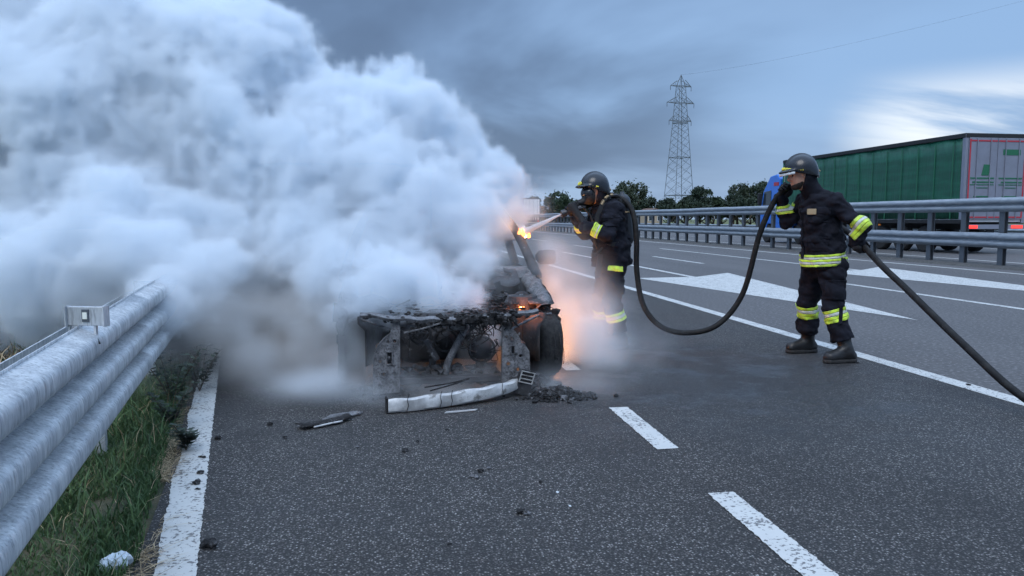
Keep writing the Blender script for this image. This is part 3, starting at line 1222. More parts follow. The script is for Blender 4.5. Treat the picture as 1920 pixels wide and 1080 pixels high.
def lorry(loc, label, side, door, cabm, accents=True, length=12.4):
    """drives away from the camera: rear doors at local y=0, cab at +y"""
    t = empty('lorry', loc, label=label, cat='lorry')
    W, Z0, Z1, L = 2.52, 1.12, 4.25, length
    m = MB()
    m.box((W / 2, L / 2, (Z0 + Z1) / 2), (W - 0.10, L - 0.10, Z1 - Z0 - 0.06))
    m.build('cargo_box', M['white'], t)
    for xs, nm in ((0.02, 'curtain'), (W - 0.02, 'curtain')):
        m = MB()
        ny = 60
        sgn = -1 if xs < 1 else 1
        m.grid(list(np.linspace(0.16, L - 0.16, ny)), list(np.linspace(Z0 + 0.14, Z1 - 0.14, 6)),
               lambda y, z: (xs + sgn * (0.007 * math.sin(y * 9.2) + 0.010 * math.sin(y * 3.7 + z) + 0.006 * math.sin(y * 5.3 + 2 * z)), y, z))
        cu = m.build(nm, M[side], t, smooth=True, solid=0.01)
        for k in range(13):
            m = MB()
            y = 0.55 + k * (L - 1.0) / 12.5
            m.box((xs + sgn * 0.038, y, (Z0 + Z1) / 2 - 0.05), (0.008, 0.045, Z1 - Z0 - 0.35))
            m.build('strap', M['dgreen'] if side == 'curtain' else M['lgrey'], cu)
    m = MB()
    for x in (0.03, W - 0.03):
        m.box((x, L / 2, Z1 - 0.06), (0.12, L, 0.15))
        m.box((x, L / 2, Z0 + 0.04), (0.10, L, 0.15))
    m.box((W / 2, 0.02, Z1 - 0.06), (W, 0.10, 0.15))
    m.box((W / 2, L - 0.03, Z1 - 0.06), (W, 0.10, 0.15))
    m.box((W / 2, L / 2, Z1 + 0.02), (W - 0.06, L - 0.1, 0.03))
    m.build('roof_frame', M['black'], t, bevel=0.02)
    m = MB()
    m.box((W / 2, L - 0.03, (Z0 + Z1) / 2), (W, 0.08, Z1 - Z0 - 0.2))
    m.build('headboard', M['dgreen'] if side == 'curtain' else M['white'], t)
    for x in (0.05, W - 0.05):
        m = MB()
        m.box((x, 0.06, (Z0 + Z1) / 2), (0.12, 0.14, Z1 - Z0))
        m.build('corner_post', M['lgrey'], t)
    # two rear doors with red edging, lock rods and green print
    for k in (0, 1):
        x0 = 0.13 + k * 1.14
        m = MB()
        m.box((x0 + 0.56, -0.01, (Z0 + Z1) / 2), (1.12, 0.06, Z1 - Z0 - 0.26))
        d = m.build('rear_door', M[door], t, bevel=0.01)
        m = MB()
        for x in (x0 + 0.30, x0 + 0.84):
            m.tube([(x, -0.065, Z0 + 0.15), (x, -0.065, Z1 - 0.15)], 0.018, 6)
        m.build('lock_rod', M['lgrey'], d)
        if accents:
            m = MB()
            xe = x0 + 0.03 if k == 0 else x0 + 1.09
            m.box((xe, -0.045, (Z0 + Z1) / 2), (0.05, 0.012, Z1 - Z0 - 0.36))
            m.box((x0 + 0.56, -0.046, Z1 - 0.24), (1.08, 0.012, 0.05))
            m.box((x0 + 0.56, -0.046, Z0 + 0.20), (1.08, 0.012, 0.05))
            m.build('red_edging', M['red'], d)
            m = MB()
            for z, h_, a, b in ((2.70, 0.05, 0.0, 1.0), (2.56, 0.05, 0.1, 1.0), (2.47, 0.03, 0.0, 1.0), (2.36, 0.03, 0.25, 0.75)):
                m.box((x0 + 0.09 + (a + b) / 2 * 0.94, -0.047, z), ((b - a) * 0.94, 0.010, h_))
            for z in (2.05, 1.86, 1.72):
                m.box((x0 + 0.56, -0.047, z), (0.62, 0.010, 0.045))
            m.build('green_print', M['dgreen'], d)['kind'] = 'stuff'
            m = MB()
            if k == 0:
                m.prism([(0.52, 2.80), (0.80, 2.80), (0.88, 3.18), (0.60, 3.18)], lambda u, v, w: (x0 + u, -0.042 - w, v), 0.012)
            else:
                m.box((x0 + 0.56, -0.047, 3.62), (0.70, 0.010, 0.20))
            m.build('green_print', M['dgreen'], d)
    # chassis, lights, wheels
    m = MB()
    m.box((W / 2, L / 2, 0.98), (1.0, L - 0.4, 0.24))
    m.box((W / 2, 0.05, 0.62), (W - 0.15, 0.12, 0.16))
    m.build('chassis', M['black'], t)
    m = MB()
    m.box((W / 2, -0.02, 0.98), (W - 0.05, 0.10, 0.16))
    m.build('rear_beam', M['lgrey'], t)
    for x in (0.35, W - 0.35):
        m = MB()
        m.box((x, -0.09, 0.98), (0.42, 0.05, 0.11))
        m.build('tail_light', M['tail'], t)
    for k in range(4):
        m = MB()
        m.box((0.0, 1.6 + k * 2.9, 1.02), (0.03, 0.12, 0.06))
        m.build('side_marker', M['orange'], t)
    m = MB()
    for z in (0.55, 0.80):
        m.box((0.10, 7.3, z), (0.05, 4.2, 0.10))
    m.build('side_guard', M['lgrey'], t)
    for y in (2.0, 3.3, 4.6):
        for x in (0.24, W - 0.24):
            wheel(t, (x, y, 0.5))
    for x in (0.24, W - 0.24):
        m = MB()
        m.box((x, 1.25, 0.55), (0.36, 0.02, 0.62))
        m.build('mudflap', M['black'], t)
    # tractor unit
    c0 = L + 0.35
    m = MB()
    prof_ = [(c0, 1.0), (c0, 3.35), (c0 + 0.35, 3.62), (c0 + 1.05, 3.52), (c0 + 1.75, 2.75), (c0 + 2.05, 1.75), (c0 + 2.12, 0.45), (c0 + 1.45, 0.45), (c0 + 1.25, 1.0)]
    m.prism(prof_, lambda u, v, w: (0.04 + w, u, v), W - 0.08)
    cab = m.build('cab', M[cabm], t, bevel=0.06)
    m = MB()
    m.prism([(c0 + 0.85, 2.0), (c0 + 1.72, 2.0), (c0 + 1.58, 2.72), (c0 + 0.85, 2.78)], lambda u, v, w: (0.03 - w, u, v), 0.012)
    m.prism([(c0 + 0.85, 2.0), (c0 + 1.72, 2.0), (c0 + 1.58, 2.72), (c0 + 0.85, 2.78)], lambda u, v, w: (W - 0.03 + w, u, v), 0.012)
    m.build('side_window', M['glass'], cab)
    m = MB()
    m.add([(0.15, c0 + 2.015, 1.95), (W - 0.15, c0 + 2.015, 1.95), (W - 0.15, c0 + 1.775, 2.76), (0.15, c0 + 1.775, 2.76)], [(0, 1, 2, 3)])
    m.build('windscreen', M['glass'], cab, solid=0.02)
    for x in (-0.10, W + 0.10):
        m = MB()
        m.box((x, c0 + 1.86, 2.35), (0.22, 0.14, 0.62))
        m.build('mirror', M['black'], cab, bevel=0.03)
    m = MB()
    m.box((0.03, c0 + 0.35, 3.10), (0.02, 0.5, 0.18))
    m.box((0.03, c0 + 0.25, 1.80), (0.02, 0.3, 0.18))
    m.build('red_panel', M['red'], cab)
    m = MB()
    m.box((W / 2, c0 - 0.6, 0.80), (0.9, 2.6, 0.22))
    m.build('tractor_frame', M['black'], t)
    m = MB()
    m.box((0.28, c0 - 0.15, 0.80), (0.46, 1.1, 0.48))
    m.build('fuel_tank', M[cabm], t, bevel=0.05)
    for y in (c0 + 1.35, c0 - 1.9):
        for x in (0.22, W - 0.22):
            wheel(t, (x, y, 0.5))
    return t


lorry((20.0, 23.6, 0), 'lorry with green curtain sides, grey rear doors and a blue cab', 'curtain', 'lgrey', 'blue')
lorry((18.7, 106, 0), 'plain white box lorry far along the opposite carriageway', 'white', 'white', 'white', accents=False, length=9)

car_f = empty('white_car', (7.05, 43, 0), label='small white car with lit headlights far behind the burning car', cat='car')
m = MB()
sec = [(0.0, 0.55, 0.30, 0.62), (0.12, 0.80, 0.24, 0.74), (1.0, 0.86, 0.22, 0.92), (1.5, 0.86, 0.22, 0.95), (3.4, 0.86, 0.22, 0.98), (4.0, 0.82, 0.26, 0.95), (4.15, 0.7, 0.34, 0.8)]
m.loft([[(-w, y, a), (w, y, a), (w * 1.02, y, (a + b) / 2), (w * 0.92, y, b), (-w * 0.92, y, b), (-w * 1.02, y, (a + b) / 2)] for y, w, a, b in sec])
sharp(m.build('body', M['white'], car_f), 40)
m = MB()
sec = [(1.05, 0.76, 0.93, 0.94), (1.75, 0.62, 0.93, 1.42), (2.9, 0.62, 0.95, 1.46), (3.9, 0.72, 0.95, 0.98)]
m.loft([[(-w - 0.1, y, a), (w + 0.1, y, a), (w, y, b), (-w, y, b)] for y, w, a, b in sec])
m.build('windows', M['glass'], car_f)
m = MB()
m.loft([[(-0.60, y, z), (0.60, y, z), (0.55, y, z + 0.04), (-0.55, y, z + 0.04)] for y, z in ((1.72, 1.40), (2.3, 1.455), (2.95, 1.45))])
m.build('roof', M['white'], car_f)
for x in (-0.6, 0.6):
    m = MB()
    m.box((x, 0.06, 0.62), (0.26, 0.08, 0.12))
    m.build('headlight', M['head'], car_f)
    for y in (0.8, 3.3):
        wheel(car_f, (x * 1.27, y, 0.31), 0.31, 0.2)

# ================================================================== burnt-out car (front towards the camera)
CX, CY = 0.43, 5.80
car = empty('burnt_car', (CX, CY, 0), label='burnt-out car with bare charred front end pouring white smoke', cat='car')
rc = np.random.RandomState(21)


def jag(s=0.01):
    return (rc.rand() - 0.5) * 2 * s


def belt(y):
    pts = [(-0.62, 0.47), (-0.3, 0.55), (0.0, 0.62), (0.5, 0.71), (0.85, 0.77), (2.0, 0.80), (3.0, 0.83), (3.5, 0.80)]
    return float(np.interp(y, [p[0] for p in pts], [p[1] for p in pts]))


def half(y):
    return float(np.interp(y, [-0.62, -0.4, -0.1, 0.3, 2.0, 3.0, 3.5], [0.66, 0.77, 0.86, 0.88, 0.885, 0.86, 0.74]))


def side_pt(s, y, t, d=0.0):
    """t 0..1 from sill to belt"""
    z = 0.17 + (belt(y) - 0.17) * t
    x = half(y) - 0.055 * (1 - t) ** 2 - 0.05 * max(0, t - 0.62) ** 1.5 * 3 + d
    return (s * x, y, z)


def panel(name, s, y0, y1, parent, keep=None, dent=0.006, tmax=1.0, m='burnt', ny=None):
    mm_ = MB()
    n = ny or max(6, int((y1 - y0) / 0.035))
    us = list(np.linspace(y0, y1, n))
    ts = list(np.linspace(0, tmax, 17))
    mm_.grid(us, ts, lambda y, t: side_pt(s, y, t, dent * (vnoise(np.array(y * 9 + s), np.array(t * 7.0), np.array(3.3)) - 0.5) * 2), keep)
    return mm_.build(name, M[m], parent, smooth=True, solid=0.006)


def zof(y, t):
    return 0.17 + (belt(y) - 0.17) * t


def arch(yc, r, y, t):
    return math.hypot(y - yc, zof(y, t) - 0.27) > r


for s in (-1, 1):
    y0 = -0.16 if s > 0 else -0.34
    panel('fender', s, y0, 0.86, car, lambda y, t: arch(0, 0.345, y, t) and not (y < y0 + 0.1 and t < 0.55) and zof(y, t) > 0.2, 0.012)
    d = panel('front_door', s, 0.875, 1.98, car)
    m = MB()
    m.box((s * 0.897, 1.78, 0.66), (0.03, 0.17, 0.025))
    m.build('handle', M['char'], d)
    d = panel('rear_door', s, 1.995, 2.74, car, lambda y, t: arch(2.55, 0.345, y, t))
    m = MB()
    m.box((s * 0.897, 2.25, 0.69), (0.03, 0.15, 0.025))
    m.build('handle', M['char'], d)
    panel('quarter_panel', s, 2.755, 3.5, car, lambda y, t: arch(2.55, 0.345, y, t))
    # fender top flange rolling into the engine bay
    m = MB()
    us = list(np.linspace(y0 + 0.02, 0.86, 22))
    m.grid(us, [0, 1, 2, 3], lambda y, k: (s * (half(y) - 0.045 - 0.045 * k - 0.01 * math.sin(y * 21)), y, belt(y) + (0.006, 0.012, 0.0, -0.05)[int(k)] + 0.012 * math.sin(y * 17 + k)))
    m.build('fender_flange', M['ash'], car, smooth=True, solid=0.005)
    # inner apron and strut tower
    m = MB()
    m.grid(list(np.linspace(-0.5, 0.8, 18)), list(np.linspace(0.2, 0.56, 8)), lambda y, z: (s * (0.60 + 0.03 * math.sin(y * 9) + 0.05 * (z > 0.5)), y, z + 0.015 * math.sin(y * 7)))
    m.build('inner_apron', M['burnt'], car, smooth=True, solid=0.006)
    m = MB()
    m.lathe([(0.16, 0.30), (0.145, 0.58), (0.12, 0.635), (0.06, 0.645), (0.045, 0.66), (0.02, 0.67), (0.004, 0.67)], (s * 0.60, 0.08, 0), 'Z', 18)
    st = m.build('strut_tower', M['burnt'], car, smooth=False)
    m = MB()
    pts = []
    for k in range(60):
        a = k * 0.55
        pts.append((s * 0.66 + 0.055 * math.cos(a), 0.05 + 0.055 * math.sin(a), 0.25 + k * 0.005))
    m.tube(pts, 0.007, 6)
    m.build('coil_spring', M['rust'], st)
    # longitudinal chassis rail
    m = MB()
    m.beam((s * 0.47, -0.58, 0.30), (s * 0.47, 0.75, 0.26), 0.085, 0.12)
    m.build('chassis_rail', M['burnt'], car, bevel=0.008)
    # wheel-arch liner remains
    m = MB()
    m.grid(list(np.linspace(R(-5), R(112), 16)), [0.62, 0.72, 0.82], lambda a, x: (s * x, 0.36 * math.cos(a) * (1 + 0.02 * math.sin(9 * a)), 0.27 + 0.345 * math.sin(a)))
    m.build('arch_liner', M['burnt'], car, smooth=True, solid=0.005)

# ragged flap of melted trim standing on the far-side fender top
m = MB()
for k in range(7):
    x, z = -0.86 + 0.035 * k, 0.50 + jag(0.02)
    m.beam((x, -0.12 + jag(.03), z), (x + jag(.03), -0.10 + jag(.04), z + 0.13 + 0.06 * rc.rand()), 0.045, 0.006, (0, 1, 0))
m.box((-0.74, -0.08, 0.655), (0.13, 0.05, 0.012), (0.2, 0.15, 0.3))
m.build('melted_trim', M['ash'], car)
m = MB()
for k in range(26):
    m.rock((-0.76 + jag(.08), -0.16 + jag(.08), 0.46 + jag(.10)), (0.035, 0.03, 0.045), rc, 2, 0.5)
m.build('melted_headlamp', M['char'], car)
m = MB()
for k in range(16):
    m.rock((0.80 + jag(.05), -0.13 + jag(.06), 0.46 + jag(.06)), (0.045, 0.035, 0.045), rc, 1, 0.4)
m.build('melted_headlamp', M['char'], car)

# pressed steel front brackets, each with real holes
def bracket(outline, holes, y, th=0.012):
    bm = bmesh.new()
    edges = []
    for loop in [outline] + holes:
        vs = [bm.verts.new((p[0], 0, p[1])) for p in loop]
        edges += [bm.edges.new((vs[i], vs[(i + 1) % len(vs)])) for i in range(len(vs))]
    bmesh.ops.triangle_fill(bm, use_beauty=True, use_dissolve=False, edges=edges)
    me = bpy.data.meshes.new('front_bracket')
    bm.to_mesh(me)
    bm.free()
    me.materials.append(M['ash'])
    o = bpy.data.objects.new('front_bracket', me)
    COL.objects.link(o)
    o.parent = car
    o.location = (0, y, 0)
    md = o.modifiers.new('solid', 'SOLIDIFY')
    md.thickness = th
    md.offset = 0
    return o


def circ(x, z, r, n=9):
    return [(x + r * math.cos(2 * math.pi * k / n), z + r * math.sin(2 * math.pi * k / n)) for k in range(n)]


def rect(x0, x1, z0, z1):
    return [(x0, z0), (x1, z0), (x1, z1), (x0, z1)]


oL = [(-0.575, 0.03), (-0.395, 0.04), (-0.388, 0.56), (-0.425, 0.56), (-0.438, 0.50), (-0.452, 0.455), (-0.50, 0.415), (-0.535, 0.375), (-0.565, 0.31), (-0.572, 0.24)]
hL = [rect(-0.482, -0.440, 0.235, 0.325), circ(-0.47, 0.395, 0.011), circ(-0.425, 0.40, 0.012), circ(-0.528, 0.26, 0.010), circ(-0.505, 0.165, 0.013), circ(-0.43, 0.17, 0.011), circ(-0.535, 0.09, 0.010)]
oR = [(0.335, 0.06), (0.50, 0.05), (0.535, 0.10), (0.535, 0.22), (0.53, 0.30), (0.505, 0.34), (0.475, 0.365), (0.455, 0.41), (0.43, 0.445), (0.405, 0.47), (0.39, 0.56), (0.345, 0.56)]
hR = [rect(0.398, 0.428, 0.285, 0.345), circ(0.37, 0.41, 0.011), circ(0.41, 0.395, 0.010), circ(0.47, 0.27, 0.011), circ(0.38, 0.215, 0.012), circ(0.45, 0.17, 0.011)]
bL = bracket(oL, hL, -0.60)
bR = bracket(oR, hR, -0.60)
for b_, o_, h_ in ((bL, oL, hL), (bR, oR, hR)):
    m = MB()
    n = len(o_)
    for i in range(n):
        a, c = o_[i], o_[(i + 1) % n]
        m.beam((a[0], 0.012, a[1]), (c[0], 0.012, c[1]), 0.045, 0.007, (0, 0, 1) if abs(a[0] - c[0]) > abs(a[1] - c[1]) else (1, 0, 0))
    m.build('pressed_rim', M['ash'], b_)
    m = MB()
    for hl in h_[1:]:
        cx_, cz_ = sum(p[0] for p in hl) / len(hl), sum(p[1] for p in hl) / len(hl)
        m.tube([(p[0] * 1.55 - cx_ * 0.55, -0.010, p[1] * 1.55 - cz_ * 0.55) for p in hl + hl[:1]], 0.0035, 4)
    hl = h_[0]
    m.tube([(p[0], -0.010, p[1]) for p in hl + hl[:1]], 0.006, 4)
    cx_ = sum(p[0] for p in hl) / 4
    for k in range(26):
        m.rock((cx_ + jag(.05), -0.004, 0.10 + 0.36 * rc.rand()), (0.006 + 0.010 * rc.rand(), 0.006, 0.006 + 0.012 * rc.rand()), rc, 1, 0.4)
    m.build('hole_collar', M['ash'], b_)['kind'] = 'stuff'

# slam panel across the top, warped, hung with melted bits
m = MB()
xs_ = list(np.linspace(-0.66, 0.60, 30))
zt = lambda x: float(np.interp(x, [-0.66, -0.4, -0.1, 0.3, 0.45, 0.60], [0.595, 0.562, 0.548, 0.556, 0.572, 0.598])) + 0.006 * math.sin(x * 31)
m.loft([[(x, -0.62 + 0.02 * math.sin(x * 5), zt(x) - 0.020), (x, -0.63 + 0.02 * math.sin(x * 5), zt(x)), (x, -0.56, zt(x) + 0.012), (x, -0.52, zt(x) - 0.02)] for x in xs_])
slam = m.build('slam_panel', M['ash'], car)
m = MB()
for k in range(34):
    x = -0.62 + 1.2 * rc.rand()
    m.rock((x, -0.615 + jag(.03), zt(x) - 0.012 + jag(.018)), (0.008 + 0.018 * rc.rand(), 0.012, 0.005 + 0.009 * rc.rand()), rc, 1, 0.5)
m.build('soot_crust', M['char'], slam)['kind'] = 'stuff'
m = MB()
for k in range(90):
    x = -0.12 + 0.56 * rc.rand()
    m.rock((x, -0.60 + jag(.05), zt(x) - 0.01 + jag(.03)), (0.022 + 0.02 * rc.rand(), 0.02, 0.014 + 0.014 * rc.rand()), rc, 1, 0.5)
m.build('melted_plastic', M['char'], slam)['kind'] = 'stuff'
m = MB()
for k in range(22):
    x = -0.35 + 0.80 * rc.rand()
    z0 = zt(x) - 0.03
    m.tube([(x, -0.615, z0), (x + jag(.02), -0.62, z0 - 0.03), (x + jag(.04), -0.62, z0 - 0.05 - 0.03 * rc.rand())], [0.012, 0.008, 0.004], 5)
m.build('plastic_drip', M['char'], slam)['kind'] = 'stuff'
m = MB()
m.tube(spline([(-0.36, -0.62, 0.46), (-0.22, -0.63, 0.49), (-0.08, -0.63, 0.53), (0.05, -0.62, 0.545)], 6), 0.007, 6)
m.build('bonnet_cable', M['ash'], car)
# thin buckled crossmembers and lamp carriers left of the front end
for nm, pts_, r_ in (('crossmember', [(-0.40, -0.57, 0.505), (-0.15, -0.585, 0.495), (0.10, -0.58, 0.512), (0.35, -0.57, 0.50)], 0.008), ('lamp_carrier', [(0.40, -0.58, 0.46), (0.52, -0.50, 0.50), (0.66, -0.36, 0.53), (0.78, -0.20, 0.52)], 0.009), ('lamp_carrier', [(-0.43, -0.58, 0.47), (-0.56, -0.50, 0.51), (-0.68, -0.38, 0.53), (-0.80, -0.26, 0.50)], 0.009)):
    m = MB()
    m.tube(spline(pts_, 6), r_, 6)
    m.build(nm, M['ash'], car, smooth=True)
# lower cross member
m = MB()
m.beam((-0.55, -0.52, 0.10), (0.52, -0.52, 0.10), 0.08, 0.05)
m.build('lower_crossmember', M['burnt'], car, bevel=0.01)

# engine and what is left around it
F = Field((-0.42, -0.45, 0.12), (0.42, 0.35, 0.60), 0.016)
d = F.box((0.05, 0.02, 0.34), (0.52, 0.42, 0.34), None, 0.04)
d = smin(d, F.box((-0.26, 0.02, 0.28), (0.26, 0.34, 0.26), None, 0.06), 0.04)
d = smin(d, F.cap((-0.05, -0.24, 0.36), (-0.05, -0.34, 0.36), 0.075), 0.02)
d = smin(d, F.cap((0.22, -0.22, 0.28), (0.22, -0.33, 0.28), 0.085), 0.02)
d = smin(d, F.cap((-0.22, -0.18, 0.50), (0.26, -0.18, 0.49), 0.045), 0.02)
for k in range(4):
    d = smin(d, F.cap((-0.13 + 0.12 * k, -0.18, 0.49), (-0.13 + 0.12 * k, -0.30, 0.38), 0.028), 0.02)
d = d + 0.030 * (fbm(F.X * 14, F.Y * 14, F.Z * 14, 3) - 0.5)
eng = F.mesh(d, 'engine', M['burnt'], car)
for (x, y, z, r) in ((-0.05, -0.36, 0.36, 0.085), (0.22, -0.35, 0.28, 0.095), (-0.24, -0.40, 0.42, 0.075)):
    m = MB()
    for rr in (r, r * 0.62):
        m.tube([(x + rr * math.cos(a * math.pi / 10), y, z + rr * math.sin(a * math.pi / 10)) for a in range(21)], 0.010, 6)
    for k in range(5):
        a = k * 1.2566
        m.beam((x, y, z), (x + r * math.cos(a), y, z + r * math.sin(a)), 0.02, 0.012)
    m.build('pulley', M['burnt'], eng)
m = MB()
m.tube(spline([(0.10, -0.42, 0.53), (0.08, -0.44, 0.44), (0.02, -0.46, 0.33), (-0.04, -0.47, 0.22), (-0.06, -0.46, 0.13)], 5), 0.026, 10)
m.build('coolant_pipe', M['ash'], eng)
m = MB()
m.box((0.02, -0.47, 0.478), (0.16, 0.09, 0.045), (0.1, 0, 0.02))
m.build('bracket_plate', M['ash'], eng, bevel=0.006)
m = MB()
m.box((-0.16, -0.45, 0.30), (0.05, 0.05, 0.17), (0, R(-28), 0))
m.build('damper', M['burnt'], eng, bevel=0.01)
m = MB()
for k in range(40):     # burnt wiring
    x, z = -0.36 + 0.72 * rc.rand(), 0.25 + 0.26 * rc.rand()
    p = [(x, -0.42 + jag(.08), z)]
    for q in range(4):
        p.append((p[-1][0] + jag(.09), p[-1][1] + jag(.05), p[-1][2] + jag(.07)))
    m.tube(spline(p, 4), 0.0035, 4)
m.build('burnt_wiring', M['burnt'], eng)['kind'] = 'stuff'
m = MB()
for k in range(120):    # ash and melted pieces low in the bay
    m.rock((-0.36 + 0.70 * rc.rand(), -0.48 + 0.25 * rc.rand(), 0.06 + 0.12 * rc.rand() ** 2), (0.02 + 0.035 * rc.rand(), 0.03, 0.015 + 0.02 * rc.rand()), rc, 1, 0.5)
m.build('melted_debris', M['burnt'], car)['kind'] = 'stuff'
m = MB()
for k in range(420):    # debris lying on top of the bay
    x, y = -0.55 + 1.1 * rc.rand(), -0.42 + 1.05 * rc.rand()
    m.rock((x, y, 0.53 + 0.09 * (y + 0.4) + jag(.03)), (0.010 + 0.045 * rc.rand() ** 2, 0.008 + 0.022 * rc.rand(), 0.003 + 0.006 * rc.rand()), rc, 1, 0.6)
m.build('charred_debris', M['char'], car)['kind'] = 'stuff'
m = MB()
for k in range(9):
    x, y = -0.55 + 1.1 * rc.rand(), -0.40 + 0.9 * rc.rand()
    a = rc.rand() * 6.28
    z = 0.56 + 0.09 * (y + 0.4)
    m.beam((x, y, z), (x + 0.12 * math.cos(a), y + 0.1 * math.sin(a), z + 0.02 + jag(.03)), 0.02, 0.006)
m.build('loose_strip', M['burnt'], car)['kind'] = 'stuff'
# bonnet hinge panel and remains of the bonnet rear edge
m = MB()
m.grid(list(np.linspace(-0.62, 0.66, 24)), list(np.linspace(0.30, 0.78, 8)), lambda x, y: (x, y, 0.60 + 0.20 * (y - 0.30) / 0.48 + 0.02 * math.sin(x * 13 + y * 9) + 0.015 * math.sin(x * 29)), lambda x, y: fbm(np.array(x * 5.0), np.array(y * 7.0), np.array(1.2), 2) > 0.42)
m.build('bonnet_remains', M['burnt'], car, smooth=True, solid=0.006)
# firewall, cowl, floor
m = MB()
m.grid(list(np.linspace(-0.80, 0.80, 14)), list(np.linspace(0.18, 0.76, 8)), lambda x, z: (x, 0.80 + 0.02 * math.sin(x * 8 + z * 5), z))
m.build('firewall', M['burnt'], car, solid=0.01)
m = MB()
m.loft([[(x, 0.74, 0.72), (x, 0.76, 0.79), (x, 0.93, 0.82), (x, 0.95, 0.74)] for x in (-0.80, -0.4, 0, 0.4, 0.80)])
m.build('cowl', M['ash'], car, bevel=0.01)
m = MB()
m.box((0, 2.1, 0.20), (1.66, 2.7, 0.04))
m.build('floor_pan', M['burnt'], car)
# cabin frame
for s in (-1, 1):
    def bar(nm, pts, w, m_='burnt'):
        q = MB()
        q.tube(pts, w, 7)
        return q.build(nm, M[m_], car, smooth=True)
    bar('a_pillar', spline([(s * 0.845, 0.72, 0.74), (s * 0.815, 0.95, 0.90), (s * 0.745, 1.25, 1.13), (s * 0.655, 1.60, 1.325)], 4), [0.052, 0.05, 0.048, 0.046, 0.045, 0.043, 0.042, 0.042, 0.042, 0.042, 0.042, 0.042, 0.045])
    bar('b_pillar', [(s * 0.86, 1.99, 0.78), (s * 0.70, 2.02, 1.33)], 0.045)
    bar('c_pillar', spline([(s * 0.66, 2.85, 1.32), (s * 0.72, 3.15, 1.12), (s * 0.78, 3.38, 0.84)], 4), 0.06)
    bar('roof_rail', spline([(s * 0.655, 1.60, 1.325), (s * 0.66, 2.2, 1.365), (s * 0.66, 2.85, 1.32)], 4), 0.04)
m = MB()
m.grid(list(np.linspace(-0.66, 0.66, 16)), list(np.linspace(1.58, 2.95, 16)), lambda x, y: (x, y, 1.335 + 0.05 * math.cos(x * 2.2) - 0.05 * (y - 2.2) ** 2 - 0.03 + 0.008 * math.sin(x * 8 + y * 5)))
m.build('roof', M['burnt'], car, smooth=True, solid=0.01)
m = MB()
m.loft([[(x, 3.42, 0.30), (x, 3.50, 0.55), (x, 3.44, 0.84), (x, 3.36, 0.84), (x, 3.40, 0.30)] for x in (-0.76, 0, 0.76)])
m.build('tailgate', M['burnt'], car)
for s in (-1, 1):
    q = empty('seat', (s * 0.36, 1.75, 0.22))
    q.parent = car
    mm_ = MB()
    for x in (-0.2, 0.2):
        mm_.tube([(x, -0.25, 0.1), (x, 0.2, 0.08), (x * 0.9, 0.42, 0.72)], 0.018, 6)
    for z, y in ((0.1, 0.2), (0.35, 0.29), (0.6, 0.375), (0.72, 0.42)):
        mm_.tube([(-0.2, y, z), (0.2, y, z)], 0.014, 6)
    mm_.build('seat_frame', M['rust'], q)
m = MB()
m.loft([[(x, 0.93, 0.72), (x, 1.0, 0.82), (x, 1.22, 0.80), (x, 1.25, 0.62), (x, 1.0, 0.58)] for x in (-0.78, -0.3, 0.3, 0.78)])
m.build('dashboard', M['char'], car, bevel=0.02)
# door mirror
m = MB()
m.loft([[(0.86 + 0.19 * t, 0.84 - r_ * 0.5 + 0.05 * t, 0.905 - 0.065 * k), (0.86 + 0.19 * t, 0.84 + r_ + 0.05 * t, 0.905 - 0.06 * k), (0.86 + 0.19 * t, 0.84 + r_ + 0.05 * t, 0.905 + 0.06 * k), (0.86 + 0.19 * t, 0.84 - r_ * 0.5 + 0.05 * t, 0.905 + 0.065 * k)]
        for t, k, r_ in ((0, 0.35, 0.03), (0.2, 0.95, 0.07), (0.6, 1.05, 0.08), (0.9, 0.95, 0.075), (1.0, 0.7, 0.05))])
m.build('door_mirror', M['burnt'], car, smooth=True)
# wheels: rims with burnt carcass wires
for (x, y, st) in ((-0.74, 0, 0), (0.72, 0, R(14)), (-0.75, 2.55, 0), (0.75, 2.55, 0)):
    w = MB()
    w.lathe([(0.185, -0.095), (0.24, -0.10), (0.285, -0.085), (0.292, -0.04), (0.292, 0.04), (0.285, 0.085), (0.24, 0.10), (0.185, 0.095)], (0, 0, 0), 'X', 30)
    wv = []
    for p in w.v:
        k = 1 + 0.04 * math.sin(math.atan2(p[1], p[2]) * 5) + jag(.015)
        wv.append((p[0] * 1.0, p[1] * k, max(p[2] * k, -0.262)))
    w.v = wv
    tw = w.build('wheel', M['rubber'], car, smooth=True)
    tw.location = (x, y, 0.262)
    tw.rotation_euler.z = st
    m = MB()
    m.lathe([(0.19, -0.09), (0.175, -0.05), (0.175, 0.05), (0.19, 0.09)], (0, 0, 0), 'X', 24)
    for k in range(7):
        a = k * 2 * math.pi / 7
        m.beam((0.06, 0.03 * math.cos(a), 0.03 * math.sin(a)), (0.07, 0.178 * math.cos(a), 0.178 * math.sin(a)), 0.035, 0.02, (1, 0, 0))
        m.beam((-0.06, 0.03 * math.cos(a), 0.03 * math.sin(a)), (-0.05, 0.178 * math.cos(a), 0.178 * math.sin(a)), 0.03, 0.02, (1, 0, 0))
    m.build('rim', M['ash'], tw)
    m = MB()
    for k in range(70):
        a0 = rc.rand() * 6.28
        x0 = jag(.09)
        m.tube([(x0 * 0.8 + 0.003 * q + jag(.003), (0.290 + 0.005 * rc.rand()) * math.cos(a0 + q * 0.09), max(-0.256, (0.290 + 0.005 * rc.rand()) * math.sin(a0 + q * 0.09))) for q in range(9)], 0.0022, 4)
    m.build('carcass_wire', M['burnt'], tw)['kind'] = 'stuff'

